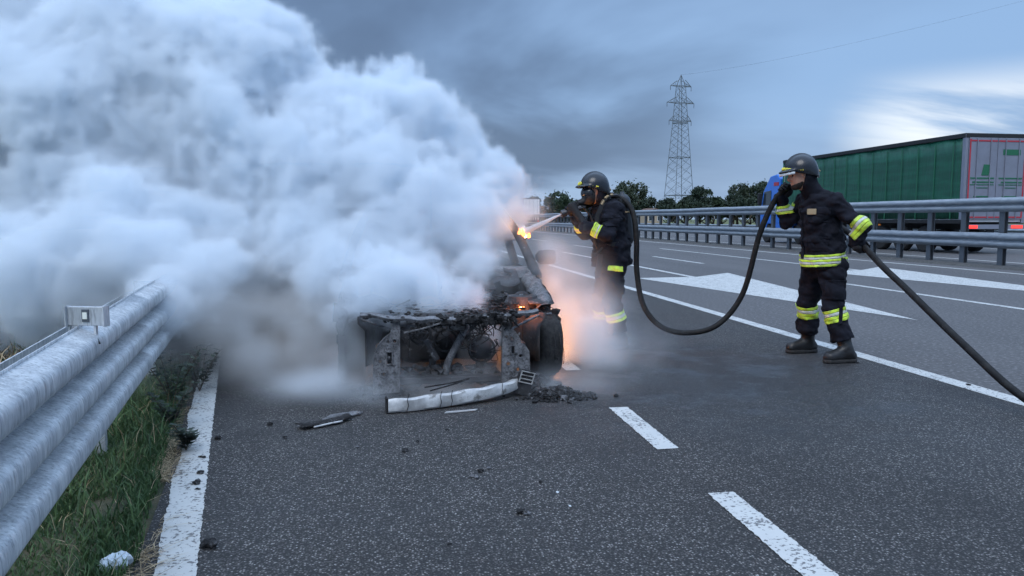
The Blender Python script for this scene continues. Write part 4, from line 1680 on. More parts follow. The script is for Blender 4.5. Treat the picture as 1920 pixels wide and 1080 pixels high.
# ================================================================== bumper beam lying in front
bb = empty('bumper_beam', (0.40, 5.0, 0), label='pale aluminium bumper beam lying on the asphalt before the car', cat='bumper beam')
bl = [(-0.445, -0.22), (-0.30, -0.20), (-0.12, -0.155), (0.06, -0.095), (0.22, -0.03), (0.36, 0.05), (0.45, 0.12)]
pts = spline([(x, y, 0) for x, y in bl], 5)
m = MB()
rings = []
for i, p in enumerate(pts):
    t = (pts[min(i + 1, len(pts) - 1)] - pts[max(i - 1, 0)]).normalized()
    nn = Vector((t.y, -t.x, 0))
    k = 0.004 * math.sin(i * 0.9)
    z0, z1 = 0.006 + 0.05 * (i / len(pts)) ** 2, 0.092 + 0.030 * (i / len(pts)) + k
    rings.append([tuple(p + nn * 0.03 + Vector((0, 0, z0))), tuple(p + nn * (0.037 + k) + Vector((0, 0, z0 + 0.012))), tuple(p + nn * (0.038 + 0.5 * k) + Vector((0, 0, (z0 + z1) / 2))), tuple(p + nn * (0.034 - k) + Vector((0, 0, z1 - 0.012))),
                  tuple(p + nn * 0.02 + Vector((0, 0, z1))), tuple(p - nn * 0.03 + Vector((0, 0, z1 - 0.012))), tuple(p - nn * 0.05 + Vector((0, 0, z0)))])
m.loft(rings)
beam = sharp(m.build('beam', M['alu'], bb), 30)
m = MB()
for i in (4, 10, 12, 23):
    p, q = pts[i], pts[min(i + 1, len(pts) - 1)]
    t = (q - p).normalized()
    nn = Vector((t.y, -t.x, 0))
    m.tube([tuple(p + nn * 0.044 + Vector((0, 0, 0.012))), tuple(p + t * 0.012 + nn * 0.045 + Vector((0, 0, 0.05))), tuple(p + t * 0.004 + nn * 0.044 + Vector((0, 0, 0.085))), tuple(p + t * 0.02 + nn * 0.028 + Vector((0, 0, 0.118)))], 0.0025, 4)
m.build('crack', M['char'], beam)
m = MB()
m.box((-0.452, -0.212, 0.050), (0.012, 0.070, 0.098), (0, 0, R(8)))
m.build('end_cap', M['char'], bb)
m = MB()
m.tube(spline([(-0.17, -0.18, 0.125), (-0.05, -0.16, 0.15), (0.03, -0.09, 0.155), (0.10, -0.07, 0.175), (0.0, -0.02, 0.14), (-0.2, -0.05, 0.12)], 5), 0.005, 5)
m.build('wire', M['char'], bb)
# crash box standing at its end, open slotted face up
cb = MB()
cbm = Matrix.Translation((0.49, 0.13, 0.02)) @ Matrix.Rotation(R(14), 4, 'Y') @ Matrix.Rotation(R(14), 4, 'X')
cb.box((0, 0, 0.075), (0.105, 0.085, 0.15), None, 0.94, 0.94)
cb.v = [tuple(cbm @ Vector(v)) for v in cb.v]
cbo = cb.build('crash_box', M['burnt'], bb, bevel=0.004)
m = MB()
for z in (0.100, 0.128, 0.156, 0.184):
    m.beam((-0.046, -0.048, z), (0.046, -0.048, z), 0.008, 0.006)
for x in (-0.046, 0.046):
    m.beam((x, -0.048, 0.097), (x, -0.048, 0.187), 0.008, 0.006, (0, 1, 0))
m.v = [tuple(cbm @ Vector(v)) for v in m.v]
m.build('slotted_frame', M['alu'], cbo)
m = MB()
for z in (0.114, 0.142, 0.170):
    m.box((0, -0.046, z), (0.082, 0.004, 0.018))
m.box((0, -0.043, 0.145), (0.10, 0.008, 0.10))
m.v = [tuple(cbm @ Vector(v)) for v in m.v]
m.build('slot', M['black'], cbo)

# ================================================================== firefighters
def vadd(a, b, k=1.0):
    return tuple(np.array(a, float) + np.array(b, float) * k)


def bounds(pts, pad):
    P = np.array(pts, float)
    return tuple(P.min(0) - pad), tuple(P.max(0) + pad)


def band(src, name, m, a, b, s0, s1, Rl, parent, lift=0.004, extra=()):
    """reflective tape: the strip of a garment between two planes across a limb, lifted off it"""
    a, b = Vector(a), Vector(b)
    ax = (b - a).normalized()
    bm = bmesh.new()
    bm.from_mesh(src.data)
    L = (b - a).length
    bad = []
    for f in bm.faces:
        c = f.calc_center_median() - a
        t = min(max(c.dot(ax), min(0, s0)), max(L, s1))
        if (c - ax * t).length > Rl or not (s0 - 0.03 < c.dot(ax) < s1 + 0.03):
            bad.append(f)
    bmesh.ops.delete(bm, geom=bad, context='FACES')
    for p, n in [(a + ax * s0, -ax), (a + ax * s1, ax)] + [(Vector(p), Vector(n)) for p, n in extra]:
        bmesh.ops.bisect_plane(bm, geom=bm.verts[:] + bm.edges[:] + bm.faces[:], plane_co=p, plane_no=n, clear_outer=True, clear_inner=False)
    bm.normal_update()
    for v in bm.verts:
        v.co += v.normal * lift
    me = bpy.data.meshes.new(name)
    bm.to_mesh(me)
    bm.free()
    if not len(me.polygons):
        return None
    me.polygons.foreach_set('use_smooth', [True] * len(me.polygons))
    me.materials.append(m)
    o = bpy.data.objects.new(name, me)
    COL.objects.link(o)
    o.parent = parent
    md = o.modifiers.new('solid', 'SOLIDIFY')
    md.thickness = 0.004
    md.offset = 0
    return o


def tape(src, a, b, s0, w, Rl, parent, pattern='ysy', extra=()):
    k = w / len(pattern)
    for i, c in enumerate(pattern):
        band(src, 'reflective_tape', M['hivis'] if c == 'y' else M['silver'], a, b, s0 + i * k + 0.0015, s0 + (i + 1) * k - 0.0015, Rl, parent, 0.004, extra)


def grip_glove(parent, C, A, W, wrist, rh=0.028, flip=1, name='glove'):
    """a gloved hand closed round a tube at C (axis A); W points from the tube to the back of the hand"""
    C, A, W, wrist = (np.array(q, float) for q in (C, A, W, wrist))
    A /= np.linalg.norm(A)
    W = W - A * (W @ A)
    W /= np.linalg.norm(W)
    T = np.cross(A, W) * flip
    pts = [C + W * 0.09, C - W * 0.07, C + A * 0.07, C - A * 0.07, C + T * 0.08, C - T * 0.08, wrist]
    lo, hi = bounds(pts, 0.04)
    Fh = Field(lo, hi, 0.0055)
    rf = 0.0105
    on = lambda ang, r, s: C + A * s + (W * math.cos(ang) + T * math.sin(ang)) * r
    ds = []
    for k, (s, ln, q) in enumerate(((-0.034, 0.86, 0.95), (-0.011, 1.0, 1.05), (0.012, 0.97, 1.0), (0.034, 0.82, 0.85))):
        r = rh + rf + 0.002
        p = [on(R(a * ln), r + (0.012 if a < 30 else 0.0) + (0.004 if a == 85 else 0), s) for a in (15, 85, 150, 205)]
        for i in range(3):
            ds.append(Fh.cap(p[i], p[i + 1], rf * q * (1.12 - 0.08 * i), rf * q * (1.04 - 0.08 * i)))
    fing = ds[0]
    for k in range(4):
        fk = union(ds[3 * k:3 * k + 3], 0.006)
        fing = fk if k == 0 else np.minimum(fing, fk)
    palm = union([Fh.cap(on(R(10), rh + 0.020, s), on(R(-38), rh + 0.022, s), 0.017, 0.018) for s in (-0.030, -0.008, 0.014, 0.034)], 0.02)
    heel = on(R(-30), rh + 0.032, 0)
    palm = smin(palm, Fh.cap(heel, wrist, 0.034, 0.038, (np.cross(A, wrist - heel) if np.linalg.norm(np.cross(A, wrist - heel)) > 1e-3 else T, 1.0)), 0.03)
    th = [on(R(-25), rh + 0.020, 0.040), on(R(-75), rh + 0.016, 0.052), on(R(-125), rh + rf, 0.046), on(R(-165), rh + rf, 0.036)]
    thumb = union([Fh.cap(th[i], th[i + 1], 0.0135 - 0.001 * i, 0.0125 - 0.001 * i) for i in range(3)], 0.006)
    d = smin(smin(fing, palm, 0.008), thumb, 0.008)
    # gauntlet cuff
    e = wrist + (wrist - heel) / (np.linalg.norm(wrist - heel) + 1e-6) * 0.03
    d = smin(d, Fh.cap(wrist, e, 0.046, 0.050), 0.012)
    d = np.maximum(d, -(Fh.cap(C - A * 0.3, C + A * 0.3, rh)))
    return Fh.mesh(d + 0.003 * (fbm(Fh.X * 60, Fh.Y * 60, Fh.Z * 60, 2) - 0.5), name, M['glove'], parent)


def axes(f, u):
    f = np.array(f, float)
    f /= np.linalg.norm(f)
    u = np.array(u, float)
    u = u - f * (u @ f)
    u /= np.linalg.norm(u)
    l = np.cross(u, f)
    return f, l, u, np.stack([f, l, u], 1)


def firefighter(root, J, fdir, head_f, head_u, label, face=True):
    r0 = np.array(root, float)
    P = {k: np.array(v, float) - r0 for k, v in J.items()}
    t = empty('person', root, label=label, cat='person', group='firefighters')
    f = np.array(fdir, float)
    f /= np.linalg.norm(f)
    hf, hl, hu, HM = axes(head_f, head_u)
    hc = P['head']
    allp = list(P.values())
    # ---- body: one continuous figure under the clothes
    lo, hi = bounds(allp + [hc + hu * 0.12], 0.14)
    lo = (lo[0], lo[1], 0.0)
    Fb = Field(lo, hi, 0.0115)
    pel = (P['hipN'] + P['hipF']) / 2
    ds = [Fb.cap(pel, P['chest'], 0.105, 0.125, (f, 1.35)), Fb.cap(P['shN'], P['shF'], 0.045), Fb.cap(P['chest'], P['neck'], 0.095, 0.055), Fb.cap(P['neck'], hc - hu * 0.05, 0.055)]
    for s in 'NF':
        ds += [Fb.cap(P['sh' + s], P['el' + s], 0.042, 0.034), Fb.cap(P['el' + s], P['wr' + s], 0.034, 0.026),
               Fb.cap(P['hip' + s], P['kn' + s], 0.078, 0.050), Fb.cap(P['kn' + s], P['an' + s], 0.048, 0.034), Fb.cap(P['an' + s], (P['an' + s] * 0.45 + P['to' + s] * 0.55) * [1, 1, 0] + np.array([0, 0, 0.055]), 0.034, 0.024)]
    body = union(ds, 0.025)
    L = lambda a, b, c: hc + hf * a + hl * b + hu * c
    hd = smin(Fb.ell(L(-0.012, 0, 0.035), (0.100, 0.078, 0.098), HM), Fb.ell(L(0.030, 0, -0.045), (0.068, 0.060, 0.072), HM), 0.035)
    hd = smin(hd, Fb.cap(L(0.085, 0, 0.018), L(0.112, 0, -0.022), 0.010, 0.016), 0.014)       # nose
    hd = smin(hd, Fb.cap(L(0.080, 0.035, 0.030), L(0.080, -0.035, 0.030), 0.014), 0.016)      # brow
    hd = smin(hd, Fb.cap(L(0.078, 0.016, -0.056), L(0.078, -0.016, -0.056), 0.011), 0.010)    # lips
    hd = smin(hd, Fb.ell(L(0.068, 0, -0.095), (0.024, 0.030, 0.022), HM), 0.018)              # chin
    for s in (-1, 1):
        hd = smin(hd, Fb.ell(L(-0.01, s * 0.078, -0.005), (0.024, 0.011, 0.032), HM), 0.008)  # ears
        hd = np.maximum(hd, -Fb.ell(L(0.092, s * 0.032, 0.008), (0.014, 0.018, 0.010), HM))   # eye sockets
    body = smin(body, hd, 0.03)
    bo = Fb.mesh(body, 'body', M['skin'], t)
    if face:
        for s in (-1, 1):
            m = MB()
            m.lathe([(0.001, -0.011), (0.008, -0.008), (0.011, 0.0), (0.008, 0.008), (0.001, 0.011)], L(0.078, s * 0.032, 0.008), 'Z', 10)
            m.build('eye', M['mask'], bo, smooth=True)
        be = np.maximum(hd - 0.006, Fb.plane(L(0, 0, -0.050), hu + hf * 0.25))
        be = np.maximum(be, -Fb.plane(L(0.005, 0, 0), hf))
        be = np.maximum(be, -Fb.cap(L(0.09, 0.012, -0.052), L(0.09, -0.012, -0.052), 0.014))
        Fb.mesh(be, 'beard', M['beard'], bo)
    # ---- jacket
    jp = [P[k] for k in ('shN', 'shF', 'elN', 'elF', 'wrN', 'wrF', 'neck', 'hem', 'chest')]
    lo, hi = bounds(jp, 0.27)
    lo = (lo[0], lo[1], P['hem'][2] - 0.06)
    hi = (hi[0], hi[1], P['neck'][2] + 0.16)
    Fj = Field(lo, hi, 0.0105)
    up = P['neck'] - P['hem']
    up = up / np.linalg.norm(up)
    ds = [Fj.cap(P['belly'], P['chest'] + up * 0.05, 0.184, 0.188, (f, 1.08)), Fj.cap(P['hem'] + up * 0.05, P['belly'], 0.204, 0.184, (f, 1.04)),
          Fj.cap(P['shN'], P['shF'], 0.088), Fj.cap(P['chest'], P['neck'] - up * 0.02, 0.155, 0.085)]
    tor = union(ds, 0.05)
    arms = []
    for s in 'NF':
        a, e, w = P['sh' + s], P['el' + s], P['wr' + s]
        arms.append(union([Fj.cap(a, e, 0.080, 0.067), Fj.cap(e, w, 0.067, 0.060)], 0.02))
    d = smin(tor, np.minimum(arms[0], arms[1]), 0.022)
    d = smin(d, Fj.cap(P['neck'], P['neck'] + up * 0.05, 0.082, 0.078), 0.02)
    fold = fbm(Fj.X * 9 + 3, Fj.Y * 9, Fj.Z * 16, 3) - 0.5
    fold2 = np.abs(fbm(Fj.X * 5, Fj.Y * 5 + 2, Fj.Z * 11 - Fj.X * 7, 2) - 0.5)
    fold3 = np.abs(fbm(Fj.X * 12 + 4, Fj.Y * 12, Fj.Z * 20 + Fj.X * 10, 2) - 0.5)
    d = d + 0.055 * fold - 0.075 * fold2 - 0.045 * fold3 + 0.014
    d = np.maximum(d, -Fj.plane(P['hem'], P['hemn']))
    jk = Fj.mesh(d, 'jacket', M['cloth'], t)
    # ---- trousers
    tp = [P[k] for k in ('hipN', 'hipF', 'knN', 'knF', 'anN', 'anF')]
    lo, hi = bounds(tp, 0.17)
    lo = (lo[0], lo[1], 0.03)
    Ft = Field(lo, hi, 0.0105)
    legs = []
    for s in 'NF':
        h_, k_, a_ = P['hip' + s], P['kn' + s], P['an' + s]
        q = union([Ft.cap(h_, k_, 0.122, 0.094), Ft.cap(k_, a_ + np.array([0, 0, -0.02]), 0.092, 0.098)], 0.03)
        ax = (a_ - k_) / np.linalg.norm(a_ - k_)
        q = np.maximum(q, Ft.plane(a_ - ax * 0.085, ax))
        legs.append(q)
    d = smin(legs[0], legs[1], 0.012)
    d = smin(d, Ft.cap(pel, pel + up * 0.12, 0.155, 0.160, (f, 1.15)), 0.04)
    fold = fbm(Ft.X * 8, Ft.Y * 8 + 5, Ft.Z * 13, 3) - 0.5
    fold2 = np.abs(fbm(Ft.X * 5 + 9, Ft.Y * 5, Ft.Z * 10 + Ft.X * 6, 2) - 0.5)
    fold3 = np.abs(fbm(Ft.X * 11 + 4, Ft.Y * 11, Ft.Z * 17 + Ft.X * 9, 2) - 0.5)
    d = d + 0.050 * fold - 0.07 * fold2 - 0.045 * fold3 + 0.013
    tr = Ft.mesh(d, 'trousers', M['cloth'], t)
    # ---- boots
    for s in 'NF':
        an, to, he = P['an' + s], P['to' + s], P['he' + s]
        lo, hi = bounds([an + np.array([0, 0, 0.2]), to, he], 0.09)
        lo = (lo[0], lo[1], 0.0 - 0.012)
        Fo = Field(lo, hi, 0.009)
        z = np.array([0, 0, 1.0])
        fd = (to - he) / np.linalg.norm(to - he)
        h0, t0 = he * [1, 1, 0] + fd * 0.045, to * [1, 1, 0] - fd * 0.05
        d = union([Fo.cap(an + (P['kn' + s] - an) / np.linalg.norm(P['kn' + s] - an) * 0.15, an * [1, 1, 0] + z * 0.09 - fd * 0.005, 0.064, 0.058), Fo.cap(h0 + z * 0.055, t0 + z * 0.048, 0.050, 0.050), Fo.cap(an * [1, 1, 0] + z * 0.11, t0 + z * 0.06, 0.052, 0.040)], 0.03)
        d = d + 0.014 * (fbm(Fo.X * 18, Fo.Y * 18, Fo.Z * 22, 2) - 0.5)
        d = np.maximum(d, -(Fo.Z - 0.022))
        b_ = Fo.mesh(d, 'boot', M['boot'], t)
        so = np.maximum(union([Fo.cap(h0 + z * 0.02, t0 + z * 0.02, 0.054, 0.056)], 0.01), np.maximum(Fo.Z - 0.034, -(Fo.Z - 0.001)))
        Fo.mesh(so, 'sole', M['rubber'], b_)
        m = MB()
        q = an * [1, 1, 0] + z * 0.115 + fd * 0.075
        m.beam(tuple(q), tuple(q + fd * 0.035 - z * 0.035), 0.012, 0.006)
        m.build('toe_tab', M['silver'], b_)
    # ---- hood round the neck
    lo, hi = bounds([P['neck'], hc], 0.17)
    Fn = Field(lo, hi, 0.01)
    d = union([Fn.cap(P['neck'] + up * 0.02, hc - hu * 0.05 - hf * 0.03, 0.085, 0.082), Fn.ell(L(-0.03, 0, 0.0), (0.098, 0.094, 0.12), HM)], 0.03)
    d = np.maximum(d, Fn.plane(L(-0.002, 0, 0), hf + hu * 0.15))
    d = np.minimum(d, Fn.cap(P['neck'] + up * 0.01 + f * 0.01, P['neck'] + up * 0.055 + f * 0.025, 0.078, 0.074))
    d = d + 0.02 * (fbm(Fn.X * 14, Fn.Y * 14, Fn.Z * 22, 2) - 0.5)
    Fn.mesh(d, 'hood', M['cloth'], t)
    # ---- helmet
    lo, hi = bounds([L(0.2, 0, 0.2), L(-0.2, 0, -0.13), L(0, 0.16, 0), L(0, -0.16, 0), L(0.2, 0, -0.1), L(-0.2, 0, 0.2)], 0.01)
    Fk = Field(lo, hi, 0.0065)
    dome = Fk.ell(L(-0.012, 0, 0.042), (0.139, 0.116, 0.131), HM)
    dome = smin(dome, Fk.ell(L(-0.012, 0, 0.048), (0.148, 0.020, 0.141), HM), 0.012)
    dome = smin(dome, Fk.ell(L(-0.075, 0, -0.02), (0.075, 0.108, 0.10), HM), 0.03)
    brim = Fk.ell(L(0.105, 0, 0.052), (0.075, 0.098, 0.020), HM)
    cut = -Fk.plane(L(0, 0, 0.000), hu - hf * 0.42)
    hel = smin(np.maximum(dome, cut), brim, 0.012)
    inner = Fk.ell(L(-0.012, 0, 0.030), (0.122, 0.100, 0.114), HM)
    ho = Fk.mesh(np.maximum(hel, -inner), 'helmet', M['helmet'], t)
    for s in (-1, 1):
        em = np.minimum(Fk.cap(L(0.060, s * 0.11, 0.052), L(0.004, s * 0.13, 0.034), 0.008, 0.015), Fk.cap(L(0.004, s * 0.13, 0.034), L(-0.030, s * 0.13, 0.095), 0.013, 0.006))
        Fk.mesh(np.maximum(np.maximum(dome - 0.003, em), -(dome + 0.006)), 'crescent_emblem', M['helmet_yellow'], ho)
    bd = np.maximum(np.maximum(brim - 0.003, -(brim + 0.004)), np.abs(Fk.plane(L(0, 0, 0.052), hu)) - 0.007)
    if face:
        shield = np.minimum(Fk.cap(L(0.140, 0.02, 0.080), L(0.085, 0.085, 0.052), 0.020, 0.012), Fk.cap(L(0.140, -0.02, 0.080), L(0.085, -0.085, 0.052), 0.020, 0.012))
        Fk.mesh(np.maximum(np.maximum(dome - 0.004, shield), -(dome + 0.006)), 'front_plate', M['helmet_yellow'], ho)
        vz = np.maximum(np.abs(Fk.ell(L(0.01, 0, 0.030), (0.165, 0.125, 0.10), HM)) - 0.004, np.maximum(-Fk.plane(L(0.085, 0, 0), hf), np.abs(Fk.plane(L(0, 0, 0.030), hu)) - 0.012))
        Fk.mesh(vz, 'visor', M['visor'], ho)
    else:
        Fk.mesh(np.maximum(np.maximum(dome - 0.004, Fk.cap(L(0.14, 0.012, 0.085), L(0.15, -0.012, 0.062), 0.018)), -(dome + 0.006)), 'front_plate', M['helmet_yellow'], ho)
    m = MB()
    m.tube(spline([L(-0.145, 0.05, 0.0), L(-0.165, 0.0, -0.005), L(-0.145, -0.05, 0.0)], 5), 0.010, 6)
    m.build('rear_knob', M['strap'], ho, smooth=True)
    return t, P, jk, tr, L, (hf, hl, hu, HM)


Z_ = np.array([0, 0, 1.0])
# ---- the one at the nozzle, with breathing apparatus
J1 = dict(head=(1.915, 6.94, 1.520), neck=(2.02, 6.96, 1.375), shN=(2.075, 6.79, 1.325), shF=(2.02, 7.15, 1.335), elN=(1.975, 6.66, 1.095), wrN=(1.785, 6.74, 1.185), elF=(1.885, 7.14, 1.115), wrF=(1.755, 6.98, 1.265),
          chest=(2.085, 6.96, 1.20), belly=(2.105, 6.96, 0.97), hem=(2.115, 6.96, 0.80), hipN=(2.11, 6.875, 0.86), hipF=(2.11, 7.045, 0.86), knN=(2.07, 6.85, 0.47), anN=(2.17, 6.85, 0.10), toN=(1.98, 6.84, 0.0), heN=(2.24, 6.85, 0.0),
          knF=(2.05, 7.10, 0.47), anF=(2.10, 7.16, 0.10), toF=(1.91, 7.16, 0.0), heF=(2.17, 7.16, 0.0))
root1 = (2.11, 6.98, 0)
J1['hemn'] = tuple(np.array((-0.05, 0, 1.0)) + np.array(root1))
ff1, P1, jk1, tr1, L1_, H1 = firefighter(root1, J1, (-1, -0.05, 0), (-1, -0.12, -0.10), (-0.1, 0, 1), 'masked firefighter in dark turnout gear aiming the hose nozzle at the car', face=False)
for a, e, w in (('shN', 'elN', 'wrN'), ('shF', 'elF', 'wrF')):
    Ln = float(np.linalg.norm(P1[w] - P1[e]))
    tape(jk1, P1[e], P1[w], Ln * 0.36, 0.078, 0.115, jk1, 'ysyyy' if a == 'shN' else 'ysy')
for s in 'NF':
    ax = P1['an' + s] - P1['kn' + s]
    tape(tr1, P1['kn' + s], P1['an' + s], 0.115, 0.085, 0.15, tr1, 'ysy')
hn = np.array((-0.02, 0, 1.0))
# pocket flash on the thigh
tape(tr1, P1['hipN'], P1['knN'], 0.06, 0.05, 0.2, tr1, 'y', extra=[(tuple(P1['hipN'] + np.array([0.04, 0, 0])), (1, 0, 0)), (tuple(P1['hipN'] + np.array([-0.07, 0, 0])), (-1, 0, 0.35)), (tuple(P1['hipN']), (0, 1, 0))])
# face mask
hf, hl, hu, HM = H1
lo, hi = bounds([L1_(0.2, 0, 0.1), L1_(-0.05, 0.12, -0.16), L1_(-0.05, -0.12, 0.1), L1_(0.2, 0, -0.16)], 0.02)
Fm = Field(lo, hi, 0.0065)
mk = smin(Fm.ell(L1_(0.045, 0, -0.035), (0.082, 0.076, 0.098), HM), Fm.cap(L1_(0.10, 0, -0.085), L1_(0.145, 0, -0.095), 0.034, 0.030), 0.02)
mo = Fm.mesh(np.maximum(mk, -Fm.plane(L1_(0.02, 0, 0), hf)), 'face_mask', M['black'], ff1)
vz = np.maximum(Fm.ell(L1_(0.045, 0, -0.015), (0.090, 0.082, 0.072), HM), -Fm.plane(L1_(0.045, 0, 0), hf))
Fm.mesh(vz, 'mask_visor', M['mask'], mo)
m = MB()
m.lathe([(0.020, -0.012), (0.026, -0.010), (0.026, 0.012), (0.018, 0.014)], L1_(0.168, 0, -0.095), 'X', 12)
m.build('regulator', M['brass'], mo)
m = MB()
m.tube(spline([L1_(0.15, 0, -0.11), tuple(P1['chest'] + np.array([-0.20, -0.05, 0.06])), tuple(P1['chest'] + np.array([-0.20, -0.10, -0.10])), tuple(P1['belly'] + np.array([-0.17, -0.08, 0.0]))], 6), 0.010, 6)
m.build('air_line', M['black'], mo, smooth=True)

# ---- the one feeding the hose
J2 = dict(head=(3.555, 6.10, 1.640), neck=(3.70, 6.10, 1.435), shN=(3.775, 5.925, 1.395), shF=(3.72, 6.285, 1.395), elN=(3.935, 5.755, 1.195), wrN=(3.925, 5.82, 1.055), elF=(3.60, 6.40, 1.215), wrF=(3.535, 6.37, 1.455),
          chest=(3.765, 6.10, 1.24), belly=(3.80, 6.10, 1.03), hem=(3.815, 6.10, 0.825), hipN=(3.84, 6.005, 0.86), hipF=(3.80, 6.185, 0.86), knN=(3.825, 5.95, 0.475), anN=(3.915, 5.87, 0.115), toN=(3.70, 5.86, 0.0), heN=(4.005, 5.875, 0.0),
          knF=(3.785, 6.30, 0.475), anF=(3.845, 6.37, 0.115), toF=(3.635, 6.37, 0.0), heF=(3.935, 6.37, 0.0))
root2 = (3.82, 6.12, 0)
J2['hemn'] = tuple(np.array((-0.10, 0.0, 1.0)) + np.array(root2))
ff2, P2, jk2, tr2, L2_, H2 = firefighter(root2, J2, (-0.97, 0.18, 0), (-0.97, 0.16, -0.22), (-0.22, 0.04, 1), 'bearded firefighter with raised visor feeding the black hose by hand')
Ln = float(np.linalg.norm(P2['elN'] - P2['shN']))
tape(jk2, P2['shN'], P2['elN'], Ln - 0.075, 0.125, 0.125, jk2, 'ysyy')
tape(jk2, P2['elF'], P2['wrF'], 0.10, 0.075, 0.11, jk2, 'ysy')
hn = (-0.10, 0.0, 1.0)
ht = P2['hem']
tape(jk2, ht, ht + np.array(hn) * 0.3, 0.022, 0.105, 0.36, jk2, 'ysysy')
for s in 'NF':
    tape(tr2, P2['kn' + s], P2['an' + s], 0.012, 0.115, 0.17, tr2, 'ysyy')
kn = P2['knN']
ax2 = (P2['anN'] - P2['knN']) / np.linalg.norm(P2['anN'] - P2['knN'])
band(tr2, 'pocket_strip', M['cloth'], P2['knN'], P2['anN'], -0.03, 0.15, 0.2, tr2, 0.009,
     [(tuple(kn + ax2 * 0.06 + np.array([0.055, 0, 0])), (0.9, -0.5, 0)), (tuple(kn + ax2 * 0.06 + np.array([0.022, 0, 0])), (-0.9, 0.5, 0)), (tuple(kn), (0.3, 1, 0))])
m = MB()
c = P2['chest'] + np.array([-0.165, -0.125, 0.075])
m.box(tuple(c), (0.075, 0.02, 0.050), (0, 0, R(-38)))
m.build('chest_badge', M['strap'], jk2, bevel=0.004)

def garment_details(t, P, jk, tr, f):
    f = np.array(f, float)
    f /= np.linalg.norm(f)
    lft = np.array([-f[1], f[0], 0])
    up_ = np.array([0, 0, 1.0])
    c = P['chest']
    b_ = P['belly']
    # storm flap down the front
    band(jk, 'storm_flap', M['cloth'], tuple(b_ - up_ * 0.12), tuple(c + up_ * 0.12), 0.0, 0.44, 0.4, jk, 0.007, [(tuple(c + lft * 0.022), tuple(lft)), (tuple(c - lft * 0.035), tuple(-lft)), (tuple(c), tuple(-f))])
    # chest and hip pockets on the near side
    for q, h, w0, w1, nm in ((c - up_ * 0.02, 0.12, 0.06, 0.16, 'chest_pocket'), (b_ - up_ * 0.055, 0.12, 0.05, 0.19, 'hip_pocket')):
        band(jk, nm, M['cloth'], tuple(q), tuple(q + up_ * h), 0.0, h, 0.4, jk, 0.010, [(tuple(c + f * w1), tuple(f)), (tuple(c + f * (w0 - 0.05)), tuple(-f)), (tuple(c + lft * 0.10), tuple(-lft))])
        band(jk, 'pocket_flap', M['cloth'], tuple(q + up_ * (h - 0.045)), tuple(q + up_ * h), 0.0, 0.05, 0.4, jk, 0.015, [(tuple(c + f * (w1 + 0.006)), tuple(f)), (tuple(c + f * (w0 - 0.056)), tuple(-f)), (tuple(c + lft * 0.10), tuple(-lft))])
    # thigh pocket
    h0, k0 = P['hipN'], P['knN']
    band(tr, 'thigh_pocket', M['cloth'], tuple(h0), tuple(k0), 0.15, 0.32, 0.3, tr, 0.011, [(tuple(h0 + f * 0.09), tuple(f)), (tuple(h0 - f * 0.07), tuple(-f)), (tuple(h0 + lft * 0.02), tuple(-lft))])


garment_details(ff1, P1, jk1, tr1, (-1, -0.05, 0))
garment_details(ff2, P2, jk2, tr2, (-0.97, 0.18, 0))

# ================================================================== hose with nozzle
hp = [(1.72, 6.90, 1.345), (1.80, 6.98, 1.365), (1.90, 7.05, 1.39), (2.00, 7.06, 1.45), (2.10, 7.02, 1.485), (2.205, 6.90, 1.43), (2.262, 6.80, 1.30), (2.285, 6.76, 1.05), (2.30, 6.78, 0.75), (2.36, 6.75, 0.43), (2.52, 6.70, 0.23), (2.77, 6.65, 0.17), (3.05, 6.60, 0.25), (3.27, 6.55, 0.55), (3.37, 6.45, 1.11), (3.46, 6.38, 1.40),
      (3.545, 6.31, 1.535), (3.66, 6.34, 1.555), (3.80, 6.36, 1.50), (3.93, 6.34, 1.36), (4.015, 6.22, 1.20), (4.02, 6.02, 1.11), (3.985, 5.82, 1.035), (3.965, 5.50, 0.86), (3.955, 5.2, 0.71), (3.945, 4.6, 0.39), (3.955, 4.05, 0.115), (4.02, 3.6, 0.03), (4.3, 2.9, 0.03), (5.0, 1.6, 0.03), (5.8, -0.5, 0.03)]
hz = empty('fire_hose', (2.77, 6.65, 0), label='long black rubber fire hose running past both firefighters to its nozzle', cat='hose')
off = Vector((2.77, 6.65, 0))
m = MB()
m.tube([p - off for p in spline(hp, 9)], 0.026, 12)
m.build('hose_line', M['hose'], hz, smooth=True)
nz0, nzd = Vector((1.70, 6.885, 1.335)), Vector((-0.94, 0.03, -0.30)).normalized()
m = MB()
prf = [(0.012, -0.05), (0.026, -0.048), (0.028, -0.02), (0.024, 0.0), (0.022, 0.03), (0.030, 0.035), (0.031, 0.075), (0.026, 0.08), (0.024, 0.10), (0.034, 0.105), (0.036, 0.15), (0.030, 0.155), (0.014, 0.15)]
m.lathe(prf, (0, 0, 0), 'Z', 18)
q = nzd.to_track_quat('Z', 'Y')
m.v = [tuple(q @ Vector(v) + nz0 - off - nzd * 0.03) for v in m.v]
no = m.build('nozzle', M['brass'], hz)
m = MB()
m.tube(spline([(0.032, 0, 0.02), (0.07, 0, 0.0), (0.085, 0, -0.045), (0.06, 0, -0.075), (0.03, 0, -0.07)], 4), 0.009, 7)
m.v = [tuple(q @ Vector(v) + nz0 - off - nzd * 0.03) for v in m.v]
m.build('nozzle_handle', M['black'], no, smooth=True)

# gloved hands closed round hose and nozzle
def near(root, p):
    return np.array(p, float) - np.array(root, float)


